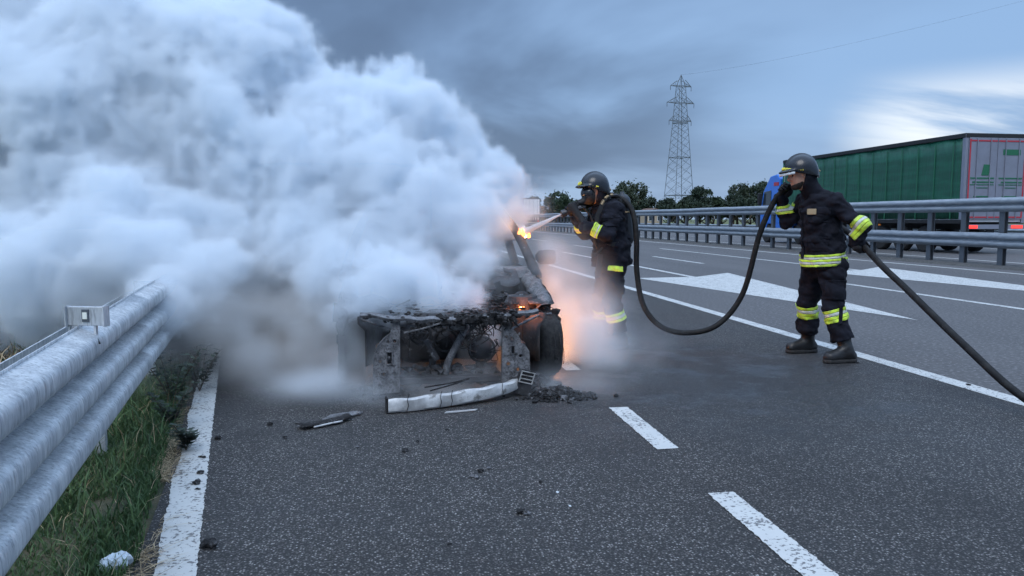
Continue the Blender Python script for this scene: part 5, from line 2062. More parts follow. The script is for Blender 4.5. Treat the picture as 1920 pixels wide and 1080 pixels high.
grip_glove(ff1, near(root1, nz0 + nzd * 0.01), tuple(nzd), (0.25, -0.6, 0.25), P1['wrN'], 0.028, -1)
grip_glove(ff1, near(root1, (1.715, 6.915, 1.36)), tuple(-nzd), (0.3, 0.5, 0.45), P1['wrF'], 0.028, 1)
grip_glove(ff2, near(root2, (3.535, 6.315, 1.525)), (0.6, -0.1, 0.75), (0.15, 0.55, -0.45), P2['wrF'], 0.028, 1)
grip_glove(ff2, near(root2, (3.982, 5.80, 1.022)), (0.03, 0.88, 0.47), (-0.4, -0.3, -0.55), P2['wrN'], 0.028, -1)

# ================================================================== breathing apparatus on the nozzle man's back
ba = empty('breathing_apparatus', (2.24, 6.96, 1.02), label='dark air cylinder and harness worn on the masked firefighter\'s back', cat='breathing set')
bo_ = np.array((2.24, 6.96, 1.02))
m = MB()
ax_ = Vector((-0.055, 0.0, 0.44))
prof_ = [(0.004, -0.02), (0.045, -0.012), (0.068, 0.02), (0.074, 0.06), (0.074, 0.38), (0.068, 0.43), (0.045, 0.465), (0.022, 0.475), (0.020, 0.50), (0.004, 0.50)]
q = ax_.to_track_quat('Z', 'Y')
m.lathe(prof_, (0, 0, 0), 'Z', 20)
m.v = [tuple(q @ Vector(v) + Vector((0.02, 0, 0))) for v in m.v]
m.build('cylinder', M['tank'], ba, smooth=True)
m = MB()
m.box((-0.065, 0, 0.20), (0.03, 0.24, 0.46), (0, R(-7), 0))
m.build('back_plate', M['black'], ba, bevel=0.01)
m = MB()
m.tube([tuple(q @ Vector((0.076 * math.cos(a), 0.076 * math.sin(a), 0.30)) + Vector((0.02, 0, 0))) for a in np.linspace(0, 6.283, 19)], 0.009, 6)
m.build('cylinder_strap', M['strap'], ba)
for s, mt in ((-1, 'strap'), (1, 'strap')):
    base = [(2.19, 6.97 + s * 0.10, 1.40), (2.12, 6.97 + s * 0.115, 1.475), (2.02, 6.97 + s * 0.125, 1.455), (1.955, 6.97 + s * 0.135, 1.36), (1.915, 6.97 + s * 0.145, 1.24), (1.93, 6.97 + s * 0.17, 1.10), (2.03, 6.97 + s * 0.225, 1.02), (2.16, 6.97 + s * 0.18, 1.02)]
    pts = [Vector(p) - Vector(bo_) for p in spline(base, 5)]
    m = MB()
    for i in range(len(pts) - 1):
        m.beam(pts[i], pts[i + 1] + (pts[i + 1] - pts[i]) * 0.15, 0.042, 0.014, (0, s * 0.3, 1) if i < 12 else (0, 1, 0))
    m.build('shoulder_strap', M['black'], ba)
    m = MB()
    for i in range(7, 15, 1):
        if i % 3 == 2:
            continue
        a, b = pts[i], pts[i + 1]
        m.beam(a + Vector((-0.008, s * 0.004, 0.006)), b + Vector((-0.008, s * 0.004, 0.006)), 0.026, 0.014, (0, s * 0.3, 1))
    m.build('strap_pad', M['strap'], ba)
m = MB()
m.tube(spline([(1.96 - bo_[0], 6.78 - bo_[1], 0.98 - bo_[2]), (1.90 - bo_[0], 6.76 - bo_[1], 0.93 - bo_[2]), (1.885 - bo_[0], 6.76 - bo_[1], 0.905 - bo_[2])], 4), 0.012, 6)
m.box((1.87 - bo_[0], 6.76 - bo_[1], 0.915 - bo_[2]), (0.045, 0.03, 0.035))
m.build('pressure_gauge', M['black'], ba)
m = MB()
m.beam((1.945 - bo_[0], 6.80 - bo_[1], 0.92 - bo_[2]), (1.915 - bo_[0], 6.79 - bo_[1], 0.70 - bo_[2]), 0.05, 0.012, (0, 1, 0))
m.build('hanging_strap', M['black'], ba)

# ================================================================== small debris
rd = np.random.RandomState(77)


def pile(name, c, sx, sy, h, n, mm_, label, cat, s=0.035):
    o = empty(name, c, label=label, cat=cat)
    for part, mt, k in (('charred_lump', 'char', n), ('ash_flake', 'ash', n // 9)):
        q = MB()
        for i in range(k):
            x, y = rd.normal() * sx * 0.5, rd.normal() * sy * 0.5
            e = max(0, 1 - (x / sx) ** 2 - (y / sy) ** 2)
            q.rock((x, y, 0.008 + h * e * rd.rand()), (s * (0.5 + rd.rand()), s * (0.4 + 0.7 * rd.rand()), s * (0.25 + 0.4 * rd.rand())), rd, 1, 0.5)
        w = q.build(part + 's', M[mt], o)
        w.name = part + '_heap'
        w['kind'] = 'stuff'
    q = MB()
    for i in range(14):
        a = rd.rand() * 6.28
        x, y = rd.normal() * sx * 0.4, rd.normal() * sy * 0.4
        q.tube(spline([(x, y, h * 0.5), (x + 0.05 * math.cos(a), y + 0.05 * math.sin(a), h * 0.9), (x + 0.11 * math.cos(a), y + 0.11 * math.sin(a), h * 0.3)], 4), 0.004, 4)
    q.build('wire', M['char'], o)['kind'] = 'stuff'
    return o


pile('charred_heap', (1.12, 5.02, 0), 0.22, 0.11, 0.07, 330, 'char', 'heap of black charred plastic on the asphalt by the front wheel', 'debris', 0.020)
pile('charred_heap', (0.99, 5.42, 0), 0.16, 0.14, 0.10, 90, 'char', 'smaller charred heap under the front wheel of the burnt car', 'debris', 0.03)
pile('charred_heap', (-0.10, 5.35, 0), 0.20, 0.16, 0.05, 70, 'char', 'low ash heap beneath the far front corner of the burnt car', 'debris', 0.03)

# flat trim shards
sh = empty('trim_shard', (-0.42, 4.56, 0), rz=R(33), label='curved black trim strip with a bright edge lying on the asphalt', cat='debris')
m = MB()
m.grid(list(np.linspace(-0.17, 0.17, 12)), list(np.linspace(-0.045, 0.045, 5)), lambda x, y: (x, y + 0.5 * x * x, 0.014 + 0.012 * math.cos(y * 30) + 0.25 * x * x), lambda x, y: abs(y) < 0.05 - 0.2 * abs(x) + 0.02)
m.build('strip', M['char'], sh, smooth=True, solid=0.006)
m = MB()
m.tube(spline([(-0.10, -0.046, 0.012), (0.0, -0.050, 0.016), (0.09, -0.045, 0.014)], 5), 0.006, 5)
m.build('bright_edge', M['alu'], sh, smooth=True)
sh = empty('trim_shard', (-0.33, 4.72, 0), rz=R(20), label='flat grey plate fragment behind the black trim strip', cat='debris')
m = MB()
m.prism([(-0.14, -0.04), (0.02, -0.055), (0.13, -0.01), (0.10, 0.04), (-0.06, 0.05)], lambda u, v, w: (u, v, 0.006 + w + 0.05 * max(0, u)), 0.008)
m.build('plate', M['ash'], sh)
sh = empty('trim_shard', (0.42, 4.72, 0), rz=R(12), label='thin pale strip on the asphalt in front of the bumper beam', cat='debris')
m = MB()
m.prism([(-0.11, -0.012), (0.10, -0.014), (0.12, 0.008), (-0.09, 0.014)], lambda u, v, w: (u, v, 0.004 + w), 0.006)
m.build('strip', M['alu'], sh)

# single crumbs on the road
spots = [(-0.71, 2.90, .030, 'char'), (0.53, 3.02, .020, 'char'), (0.555, 3.0, .013, 'ash'), (0.38, 3.47, .016, 'ash'), (0.42, 3.56, .014, 'char'), (0.455, 3.60, .012, 'ash'), (0.73, 3.22, .009, 'paper'), (0.68, 3.36, .010, 'char'),
         (0.75, 3.05, .007, 'paper'), (0.05, 3.95, .016, 'char'), (0.12, 4.10, .012, 'char'), (-0.2, 4.05, .012, 'ash'), (-0.95, 3.75, .016, 'char'), (-0.93, 3.60, .020, 'char'), (-0.90, 3.52, .010, 'char'), (-1.0, 4.0, .014, 'char'), (3.98, 5.80, .012, 'char'), (0.02, 3.45, .008, 'ash'),
         (0.2, 2.75, .007, 'char'), (-0.35, 3.0, .007, 'ash'), (4.27, 4.88, .016, 'char'), (2.1, 3.9, .006, 'ash'), (-0.62, 4.3, .014, 'char'), (-0.75, 4.6, .018, 'char'), (0.6, 4.3, .010, 'ash'), (-0.98, 4.35, .02, 'char'), (0.3, 4.3, .01, 'char')]
LBL = {'char': ('small black charred crumb lying on the road surface', 'black crumbs on the road'), 'ash': ('small grey ash flake lying on the road surface', 'grey flakes on the road'), 'paper': ('tiny pale glass fragment on the asphalt', 'pale fragments on the road')}
for x, y, s, mt in spots:
    q = MB()
    for k in range(3 if s > 0.012 else 2):
        q.rock((rd.normal() * s * 0.5, rd.normal() * s * 0.5, s * 0.35), (s, s * 0.7, s * 0.45), rd, 1, 0.4)
    o = q.build('debris_crumb', M[mt])
    o.location = (x, y, 0.004)
    tag(o, LBL[mt][0], 'debris', LBL[mt][1])
q = MB()
for k in range(7):
    q.rock((rd.normal() * 0.022, rd.normal() * 0.016, 0.03), (0.035, 0.022, 0.026), rd, 2, 0.30)
o = q.build('crumpled_paper', M['paper'])
o.location = (-1.0, 2.72, 0.005)
tag(o, 'crumpled pale blue paper litter at the edge of the grass', 'litter')

# ================================================================== verge grass, straw, weeds
def blades(n, fx, hmin, hmax, wid, mt, name, label, lean=0.5, seed=1, flat=False):
    r = np.random.RandomState(seed)
    X, Y, keep = fx(r, n)
    X, Y = X[keep], Y[keep]
    n = len(X)
    h = (hmin + (hmax - hmin) * r.rand(n) ** 1.6)
    a = r.rand(n) * 6.283
    ln = lean * (0.3 + r.rand(n))
    dx_, dy_ = np.cos(a) * h * ln, np.sin(a) * h * ln
    b = r.rand(n) * 6.283
    wx, wy = np.cos(b) * wid, np.sin(b) * wid
    z0 = np.full(n, 0.0)
    zt = h * (0.12 if flat else 1.0)
    V = np.stack([np.stack([X - wx, Y - wy, z0], 1), np.stack([X + wx, Y + wy, z0], 1),
                  np.stack([X + dx_ * 0.35 + wx * 0.8, Y + dy_ * 0.35 + wy * 0.8, zt * 0.6 + 0.005], 1), np.stack([X + dx_, Y + dy_, zt * 0.95 + 0.004], 1), np.stack([X + dx_ * 0.35 - wx * 0.8, Y + dy_ * 0.35 - wy * 0.8, zt * 0.6 + 0.005], 1)], 1).reshape(-1, 3)
    idx = np.arange(n)[:, None] * 5
    loops = np.concatenate([idx + np.array([[0, 1, 2, 4]]), idx + np.array([[4, 2, 3, 3]])], 1)
    me = bpy.data.meshes.new(name)
    faces = [tuple(q) for q in (idx + np.array([[0, 1, 2, 4]]))] + [tuple(q) for q in (idx + np.array([[4, 2, 3]]))]
    me.from_pydata(V.tolist(), [], faces)
    me.materials.append(M[mt])
    o = bpy.data.objects.new(name, me)
    COL.objects.link(o)
    return tag(o, label, 'grass', kind='stuff')


def strip(y0, y1, a, b, mask=None, pw=1.0):
    def f(r, n):
        Y = y0 + (y1 - y0) * r.rand(n) ** pw
        ex = -0.78 - 0.198 * (np.minimum(Y, 15) - 2.66)
        X = ex + a + (b - a) * r.rand(n)
        k = np.ones(n, bool)
        if mask is not None:
            k = mask(X - ex, Y, r)
        return X, Y, k
    return f


edgef = lambda d, Y, r: d < -0.115 - 0.07 * vnoise(Y * 3.1, Y * 0 + 0.5, Y * 0) + 0.05 * (r.rand(len(Y)) - 0.5)
patch = lambda d, Y, r: (vnoise(Y * 4.5 + 3, d * 6.0, Y * 0) > 0.16) & edgef(d, Y, r)
blades(60000, strip(1.4, 7.0, -0.95, -0.06, patch), 0.022, 0.085, 0.0030, 'grass', 'verge_grass', 'short green grass growing between the guard rail and the edge line', 0.7, 1)
blades(500, strip(3.0, 6.5, -0.55, -0.16, edgef), 0.08, 0.20, 0.0040, 'grass', 'verge_grass', 'taller green grass blades under the guard rail', 0.8, 2)
blades(9000, strip(2.3, 5.6, -0.45, -0.07, lambda d, Y, r: (vnoise(Y * 2.6 + 9, d * 4.0, Y * 0) > 0.47) & (d < -0.085)), 0.05, 0.15, 0.0018, 'straw', 'dry_straw', 'dry straw lying along the edge line', 1.6, 3, True)
blades(500, strip(2.0, 6.5, -0.8, -0.12, edgef), 0.04, 0.20, 0.0020, 'straw', 'dry_straw', 'upright dry stalks among the verge grass', 0.9, 4)
blades(16000, strip(1.5, 14.0, -7.0, -0.75), 0.05, 0.30, 0.0055, 'straw', 'dry_straw', 'dry brown grass on the bank behind the guard rail', 0.8, 5)
blades(9000, strip(1.5, 14.0, -7.0, -0.75), 0.05, 0.30, 0.0055, 'grass', 'verge_grass', 'green grass on the bank behind the guard rail', 0.8, 6)

# leafy weeds by the line where the smoke begins
def weed(loc, h, n, seed, label):
    r = np.random.RandomState(seed)
    t = empty('weed', loc, label=label, cat='plant', group='weeds under the guard rail')
    q = MB()
    lf = MB()
    for k in range(n):
        a, l = r.rand() * 6.28, h * (0.5 + 0.6 * r.rand())
        e = Vector((math.cos(a) * l * 0.5, math.sin(a) * l * 0.5, l))
        pts = spline([(0, 0, 0), tuple(e * 0.5 + Vector((0, 0, 0.1 * l))), tuple(e)], 4)
        q.tube(pts, 0.0025, 4)
        for p in pts[2:]:
            for z in range(3):
                b = r.rand() * 6.28
                d = Vector((math.cos(b), math.sin(b), 0.4 * r.rand())) * (0.03 + 0.03 * r.rand())
                w = Vector((-d.y, d.x, 0)) * 0.3
                lf.add([p, p + d * 0.5 + w, p + d, p + d * 0.5 - w], [(0, 1, 2, 3)])
    q.build('stem', M['bark'], t)
    lf.build('leaf_spray', M['leaf_b'], t, normals=False)


weed((-1.32, 4.62, 0), 0.24, 9, 3, 'dark leafy weed under the guard rail at the bolted rail joint')
weed((-1.46, 5.15, 0), 0.34, 12, 4, 'tallest leafy weed under the guard rail, at the edge of the smoke')
weed((-1.40, 5.6, 0), 0.30, 10, 5, 'leafy weed wholly veiled in smoke beside the guard rail')
weed((-1.12, 4.15, 0), 0.15, 7, 6, 'smallest leafy weed, right at the end of the white edge line')

# ================================================================== flames
def flame(loc, h, r, n, energy, radius, label, seed, col=(1.0, 0.42, 0.12)):
    q = np.random.RandomState(seed)
    t = empty('flame', loc, label=label, cat='fire', group='flames on the burnt car')
    for part, mt, k, sc in (('flame_tongue', 'flame_edge', n, 1.0), ('flame_tongue', 'flame_core', max(2, n // 2), 0.6)):
        for i in range(k):
            m_ = MB()
            x, y = q.normal() * r * 0.5 * sc, q.normal() * r * 0.5 * sc
            hh, rr = h * sc * (0.6 + 0.5 * q.rand()), r * 0.42 * sc * (0.7 + 0.6 * q.rand())
            wob = [(x + q.normal() * rr * 0.35 * j / 5, y + q.normal() * rr * 0.35 * j / 5, hh * j / 6) for j in range(7)]
            m_.tube(spline(wob, 2), [rr * s_ for s_ in np.interp(np.linspace(0, 1, 13), [0, 0.2, 0.5, 0.8, 1], [0.5, 1.0, 0.75, 0.3, 0.03])], 8)
            m_.build(part, M[mt], t, smooth=True)
    ld = bpy.data.lights.new('flame_light', 'POINT')
    ld.energy = energy
    ld.color = col
    ld.shadow_soft_size = radius
    lo_ = bpy.data.objects.new('flame_light', ld)
    COL.objects.link(lo_)
    lo_.parent = t
    lo_.location = (0, 0, h * 0.6)
    return t


flame((1.235, 6.98, 1.075), 0.085, 0.055, 6, 10, 0.05, 'bright flame burning at the car\'s side window where the water hits', 1)
flame((1.34, 6.85, 0.02), 0.17, 0.10, 8, 58, 0.16, 'flame under the sill behind the front wheel, veiled by orange smoke', 2, (1.0, 0.36, 0.10))
flame((0.98, 5.62, 0.555), 0.03, 0.022, 4, 2.2, 0.03, 'small red flame inside the front wheel arch', 3, (1.0, 0.22, 0.06))
flame((-0.18, 5.95, 0.30), 0.07, 0.04, 4, 2.5, 0.05, 'small red flame behind the far front bracket', 4, (1.0, 0.16, 0.06))

# ================================================================== water jet
def vol_mat(name, dens, col, aniso=0.3, noise=None):
    mt = bpy.data.materials.new(name)
    mt.use_nodes = True
    nt = mt.node_tree
    nt.nodes.clear()
    out = nt.nodes.new('ShaderNodeOutputMaterial')
    v = nt.nodes.new('ShaderNodeVolumePrincipled')
    v.inputs['Color'].default_value = (*col, 1)
    v.inputs['Density'].default_value = dens
    v.inputs['Anisotropy'].default_value = aniso
    if noise is None:
        v.inputs['Density Attribute'].default_value = 'density'
    else:
        v.inputs['Density Attribute'].default_value = ''
    nt.links.new(v.outputs[0], out.inputs['Volume'])
    return mt


jt = empty('water_jet', tuple(nz0 + nzd * 0.12), label='white jet of water sprayed from the nozzle at the burning car', cat='water', kind='stuff')
target = Vector((1.235, 6.97, 1.125))
st_ = nz0 + nzd * 0.12
dv = target - st_
q = np.random.RandomState(9)
m = MB()
for k in range(700):
    a, rr = q.rand() * 6.28, q.rand() ** 0.6
    t0 = q.rand() ** 0.9
    t1 = min(1.0, t0 + 0.12 + 0.25 * q.rand())
    sd = Vector((0, math.cos(a), math.sin(a))) * rr
    p0_, p1_ = dv * t0 + sd * (0.006 + 0.030 * t0), dv * t1 + sd * (0.006 + 0.030 * t1)
    m.tube([p0_, (p0_ + p1_) / 2, p1_], [0.0006, 0.0017, 0.0006], 4)
wm = mat('water_streak', (0.86, 0.90, 0.94), 0.25)
wm.node_tree.nodes['Principled BSDF'].inputs['Alpha'].default_value = 0.8
m.build('water_streak', wm, jt)['kind'] = 'stuff'
m = MB()
m.tube([dv * t for t in np.linspace(0, 1, 8)], [0.008 + 0.026 * t for t in np.linspace(0, 1, 8)], 12)
m.build('spray', vol_mat('spray_mist', 26, (0.97, 0.98, 1.0), 0.5, noise=1), jt)['kind'] = 'stuff'

# ================================================================== smoke: density computed on a grid
LO, HI, VH = np.array([-7.3, 4.5, 0.0]), np.array([2.75, 11.2, 4.9]), 0.037
NX, NY, NZ = (int(round((HI[i] - LO[i]) / VH)) + 1 for i in range(3))
HI = LO + VH * (np.array([NX, NY, NZ]) - 1)
gx = (LO[0] + VH * np.arange(NX)).astype(np.float32)
gy = (LO[1] + VH * np.arange(NY)).astype(np.float32)
gz = (LO[2] + VH * np.arange(NZ)).astype(np.float32)


def lattice(cell, seed, scale=(1, 1, 1)):
    """smooth noise on the whole grid: a coarse random lattice blown up axis by axis"""
    r = np.random.RandomState(seed)
    W = []
    for g_, s in zip((gx, gy, gz), scale):
        u = (g_ - g_[0]) / (cell * s) + 0.37
        n = int(u[-1]) + 3
        w = np.zeros((len(g_), n), np.float32)
        i = np.floor(u).astype(int)
        f_ = u - i
        f_ = f_ * f_ * (3 - 2 * f_)
        w[np.arange(len(g_)), i] = 1 - f_
        w[np.arange(len(g_)), i + 1] = f_
        W.append(w)
    A = r.rand(W[0].shape[1], W[1].shape[1], W[2].shape[1]).astype(np.float32)
    A = np.tensordot(W[0], A, (1, 0))
    A = np.tensordot(A, W[1], (1, 1)).transpose(0, 2, 1)
    A = np.tensordot(A, W[2], (2, 1))
    return A


def billow(cells, seed, ridged=True):
    r, a, s = 0, 1.0, 0
    for i, c in enumerate(cells):
        n = lattice(c, seed + i)
        r = r + a * ((1 - np.abs(2 * n - 1)) if ridged else n)
        s += a
        a *= 0.62
    return r / s


GX, GY, GZ = gx[:, None, None], gy[None, :, None], gz[None, None, :]
puffs = [  # x, y, z, radius
    (1.05, 7.35, 1.22, 0.28), (1.10, 7.65, 1.46, 0.28), (1.00, 7.85, 1.72, 0.32), (0.75, 8.0, 1.95, 0.38), (0.60, 7.2, 1.10, 0.46), (0.35, 8.1, 2.15, 0.46), (-0.02, 8.3, 2.36, 0.46), (-0.40, 8.2, 1.85, 0.90), (-0.55, 8.4, 2.35, 0.45),
    (-1.52, 9.30, 3.17, 0.53), (-1.75, 8.6, 2.50, 0.95), (-2.82, 9.20, 2.77, 1.04), (-2.32, 9.50, 3.31, 0.63), (-3.9, 9.0, 2.3, 1.1), (-2.2, 8.5, 1.6, 1.05), (-1.0, 8.0, 1.4, 1.0), (-3.2, 8.6, 1.0, 1.1), (-4.4, 9.0, 1.2, 1.1), (-3.92, 9.80, 3.26, 0.96), (-4.95, 9.80, 2.99, 1.04), (-3.01, 10.00, 3.67, 0.64), (-5.6, 9.5, 2.2, 1.2), (-5.4, 9.4, 0.7, 1.1), (-4.14, 10.20, 3.85, 0.63),
    (-1.40, 8.80, 2.86, 0.66), (-2.52, 9.10, 3.00, 0.81), (-3.00, 8.60, 2.55, 0.82), (-3.99, 9.30, 3.08, 0.81), (-1.8, 8.1, 2.2, 0.8), (-4.45, 8.80, 2.34, 0.93), (-3.3, 8.5, 2.2, 0.8), (-0.1, 7.5, 1.5, 0.6), (0.45, 7.6, 1.55, 0.5), (-0.9, 7.4, 1.25, 0.55), (-4.4, 8.7, 2.0, 1.0),
    (0.70, 6.85, 0.98, 0.34), (0.30, 6.95, 1.08, 0.42), (-0.08, 6.9, 0.96, 0.42), (0.92, 7.05, 1.12, 0.26), (0.66, 6.5, 0.76, 0.20), (0.30, 6.4, 0.76, 0.26), (-0.05, 6.25, 0.74, 0.24), (0.46, 6.15, 0.66, 0.17), (0.62, 6.0, 0.60, 0.12), (-0.22, 6.05, 0.68, 0.18), (0.20, 5.95, 0.70, 0.22), (0.30, 5.65, 0.70, 0.17), (0.54, 5.75, 0.70, 0.17), (-0.08, 5.72, 0.72, 0.18), (-0.24, 5.55, 0.68, 0.15), (0.66, 5.66, 0.38, 0.14), (0.62, 5.6, 0.26, 0.12),
    (-0.40, 6.7, 0.80, 0.42), (-0.75, 7.0, 0.85, 0.48), (-1.25, 7.2, 0.92, 0.5), (-1.9, 7.4, 0.95, 0.62), (-2.6, 7.6, 0.95, 0.72),
    (-0.55, 6.5, 0.62, 0.28), (-1.62, 6.3, 0.72, 0.34), (-2.1, 6.5, 0.85, 0.42), (-2.75, 6.9, 0.88, 0.48), (-3.4, 7.5, 0.75, 0.62), (-1.75, 5.75, 0.65, 0.22)]
body = np.full((NX, NY, NZ), -9.0, np.float32)
wx = (lattice(0.9, 501) - 0.5) * 0.55
wz = (lattice(0.9, 502) - 0.5) * 0.55
wy = (lattice(0.9, 503) - 0.5) * 0.55
for (x, y, z, r) in puffs:
    # only the neighbourhood of each puff
    i0 = [max(0, int((c - r * 1.9 - 0.4 - l) / VH)) for c, l in zip((x, y, z), LO)]
    i1 = [min(n, int((c + r * 1.9 + 0.4 - l) / VH) + 2) for c, l, n in zip((x, y, z), LO, (NX, NY, NZ))]
    s_ = tuple(slice(a, b) for a, b in zip(i0, i1))
    k = min(1.0, r / 0.5)
    X_ = gx[s_[0]][:, None, None] + wx[s_] * k - x
    Y_ = gy[s_[1]][None, :, None] + wy[s_] * k - y
    Z_g = gz[s_[2]][None, None, :] + wz[s_] * k - z
    d = (r - np.sqrt(X_ * X_ + Y_ * Y_ + Z_g * Z_g)) / (0.35 + 0.65 * r)
    b_ = body[s_]
    h_ = np.clip(0.5 + 0.5 * (d - b_) / 0.22, 0, 1)
    body[s_] = b_ + (d - b_) * h_ + 0.22 * h_ * (1 - h_)
bil = billow((0.80, 0.42, 0.22, 0.125), 40)
fine = billow((0.22, 0.13, 0.078), 80, False) * 0.6 + billow((0.15, 0.08), 90) * 0.4
e = body + 0.52 * (bil - 0.58) + 0.62 * (fine - 0.52)
dens = np.clip(e / 0.12, 0, 1) ** 1.1
dens *= 0.6 + 0.5 * np.clip(bil, 0, 1)
# thin veils: mist by the mirror, orange-lit smoke by the sill, wisps in the bay and along the ground
thin = [(1.42, 6.38, 0.36, 0.28, 0.42, 1.0), (1.60, 6.28, 0.22, 0.26, 0.32, 0.7), (1.50, 6.55, 0.62, 0.18, 0.26, 0.7), (1.80, 6.30, 0.24, 0.24, 0.28, 0.35), (1.95, 6.1, 0.12, 0.3, 0.16, 0.16), (1.36, 6.4, 0.74, 0.10, 0.12, 0.5), (1.75, 6.6, 0.58, 0.2, 0.24, 0.22), (1.36, 6.6, 0.93, 0.14, 0.09, 0.9), (1.50, 5.95, 0.12, 0.30, 0.16, 0.26), (1.80, 5.8, 0.12, 0.36, 0.18, 0.10), (2.05, 5.4, 0.12, 0.5, 0.22, 0.035),
        (1.36, 6.72, 0.93, 0.16, 0.10, 0.35), (1.28, 7.0, 1.18, 0.16, 0.20, 0.45), (1.30, 5.2, 0.08, 0.35, 0.12, 0.12),
        (0.66, 5.62, 0.34, 0.09, 0.15, 1.3), (0.62, 5.4, 0.16, 0.18, 0.10, 1.0), (0.35, 5.3, 0.10, 0.30, 0.10, 0.8), (0.05, 5.25, 0.12, 0.2, 0.1, 0.6),
        (-0.08, 5.0, 0.06, 0.16, 0.07, 0.7), (-0.24, 5.08, 0.08, 0.20, 0.09, 0.8), (-0.42, 5.15, 0.09, 0.26, 0.10, 0.8), (-0.30, 5.3, 0.2, 0.3, 0.14, 0.5), (-0.62, 5.3, 0.10, 0.26, 0.10, 0.35), (-0.80, 5.6, 0.12, 0.3, 0.14, 0.25), (-1.0, 6.1, 0.22, 0.35, 0.22, 0.35), (-0.75, 6.2, 0.4, 0.3, 0.3, 0.35), (-1.3, 6.2, 0.40, 0.3, 0.3, 0.35), (-0.35, 5.45, 0.26, 0.22, 0.30, 0.70), (-0.42, 5.3, 0.5, 0.14, 0.2, 0.35), (-0.9, 6.0, 0.16, 0.35, 0.2, 0.5), (-1.25, 5.8, 0.45, 0.3, 0.25, 0.18), (-1.6, 5.4, 0.50, 0.3, 0.3, 0.20),
        (0.95, 6.2, 0.72, 0.22, 0.12, 0.25), (0.85, 6.55, 0.85, 0.25, 0.12, 0.25), (-2.6, 6.0, 0.55, 0.5, 0.4, 0.08), (0.2, 5.75, 0.60, 0.3, 0.06, 0.5)]
swirl = np.clip((billow((0.42, 0.21, 0.12), 120, False) - 0.40) / 0.28, 0, 1.6)
dens += 0.06 * np.clip((e + 0.16) / 0.30, 0, 1) * np.clip(swirl, 0, 1.2)      # torn veils just outside the dense body
for (x, y, z, r, rz_, w) in thin:
    g_ = np.exp(-((GX + wx * 0.5 - x) ** 2 + (GY - y) ** 2) / (2 * (r * 0.62) ** 2) - (GZ + wz * 0.5 - z) ** 2 / (2 * (rz_ * 0.62) ** 2))
    dens += w * g_.astype(np.float32) * swirl
# pale wisps creeping along the asphalt past the front of the wreck and through the bay
for (x, y, z, r, rz_, w) in [(-0.05, 5.02, 0.05, 0.15, 0.07, 0.5), (-0.22, 5.08, 0.07, 0.18, 0.09, 0.7), (-0.40, 5.12, 0.08, 0.20, 0.09, 0.7), (-0.58, 5.22, 0.08, 0.22, 0.09, 0.6), (-0.78, 5.4, 0.08, 0.26, 0.09, 0.3), (0.30, 5.22, 0.08, 0.26, 0.08, 0.35), (0.62, 5.3, 0.12, 0.18, 0.10, 0.5), (0.66, 5.5, 0.34, 0.10, 0.18, 0.7), (-0.40, 5.35, 0.34, 0.16, 0.26, 0.28), (1.35, 5.3, 0.07, 0.3, 0.09, 0.18)]:
    g_ = np.exp(-((GX + wx * 0.7 - x) ** 2 + (GY + wy * 0.4 - y) ** 2) / (2 * (r * 0.62) ** 2) - (GZ + wz * 0.3 - z) ** 2 / (2 * (rz_ * 0.62) ** 2))
    dens += w * g_.astype(np.float32) * (0.35 + 0.65 * np.clip(swirl, 0, 1.3))
# fade at the walls of the grid so that no flat face shows
for ax_i, (g_, n) in enumerate(((gx, NX), (gy, NY), (gz, NZ))):
    t_ = np.minimum(np.arange(n), n - 1 - np.arange(n)) * VH
    if ax_i == 2:
        t_ = (n - 1 - np.arange(n)) * VH
    if ax_i == 1:
        t_ = np.minimum(np.arange(n) * 3.5, n - 1 - np.arange(n)) * VH
    f_ = np.clip(t_ / 0.7, 0, 1)
    shp = [1, 1, 1]
    shp[ax_i] = n
    dens *= f_.reshape(shp)
dens[dens < 0.004] = 0



# a browner, thinner smoke rolling low between the car and the guard rail, on a coarser grid of its own
BLO, BVH = np.array([-3.2, 5.0, 0.0]), 0.075
BN = (50, 50, 18)
bx_, by_, bz_ = (BLO[i] + BVH * np.arange(BN[i]) for i in range(3))
BX_, BY_, BZ_ = np.meshgrid(bx_, by_, bz_, indexing='ij')
bd = np.zeros(BN)
for (x, y, z, r, rz_, w) in [(-0.75, 6.6, 0.35, 0.55, 0.5, 1.0), (-1.15, 6.5, 0.35, 0.55, 0.5, 1.0), (-1.5, 6.6, 0.45, 0.5, 0.5, 0.8), (-0.95, 7.2, 0.3, 0.6, 0.6, 1.0), (-0.55, 6.0, 0.25, 0.3, 0.35, 0.5), (-1.0, 5.9, 0.12, 0.45, 0.2, 0.25), (-2.0, 6.9, 0.5, 0.5, 0.5, 0.5)]:
    bd += w * np.exp(-((BX_ - x) ** 2 + (BY_ - y) ** 2) / (2 * (r * 0.6) ** 2) - (BZ_ - z) ** 2 / (2 * (rz_ * 0.6) ** 2))
bd *= np.clip((fbm(BX_ * 2.8, BY_ * 2.8 + 4, BZ_ * 2.8, 3) - 0.38) / 0.22, 0, 1.6)
for i in range(3):
    t_ = np.minimum(np.arange(BN[i]), BN[i] - 1 - np.arange(BN[i])) if i < 2 else BN[i] - 1 - np.arange(BN[i])
    shp = [1, 1, 1]
    shp[i] = BN[i]
    bd *= np.clip(t_ / 6, 0, 1).reshape(shp)


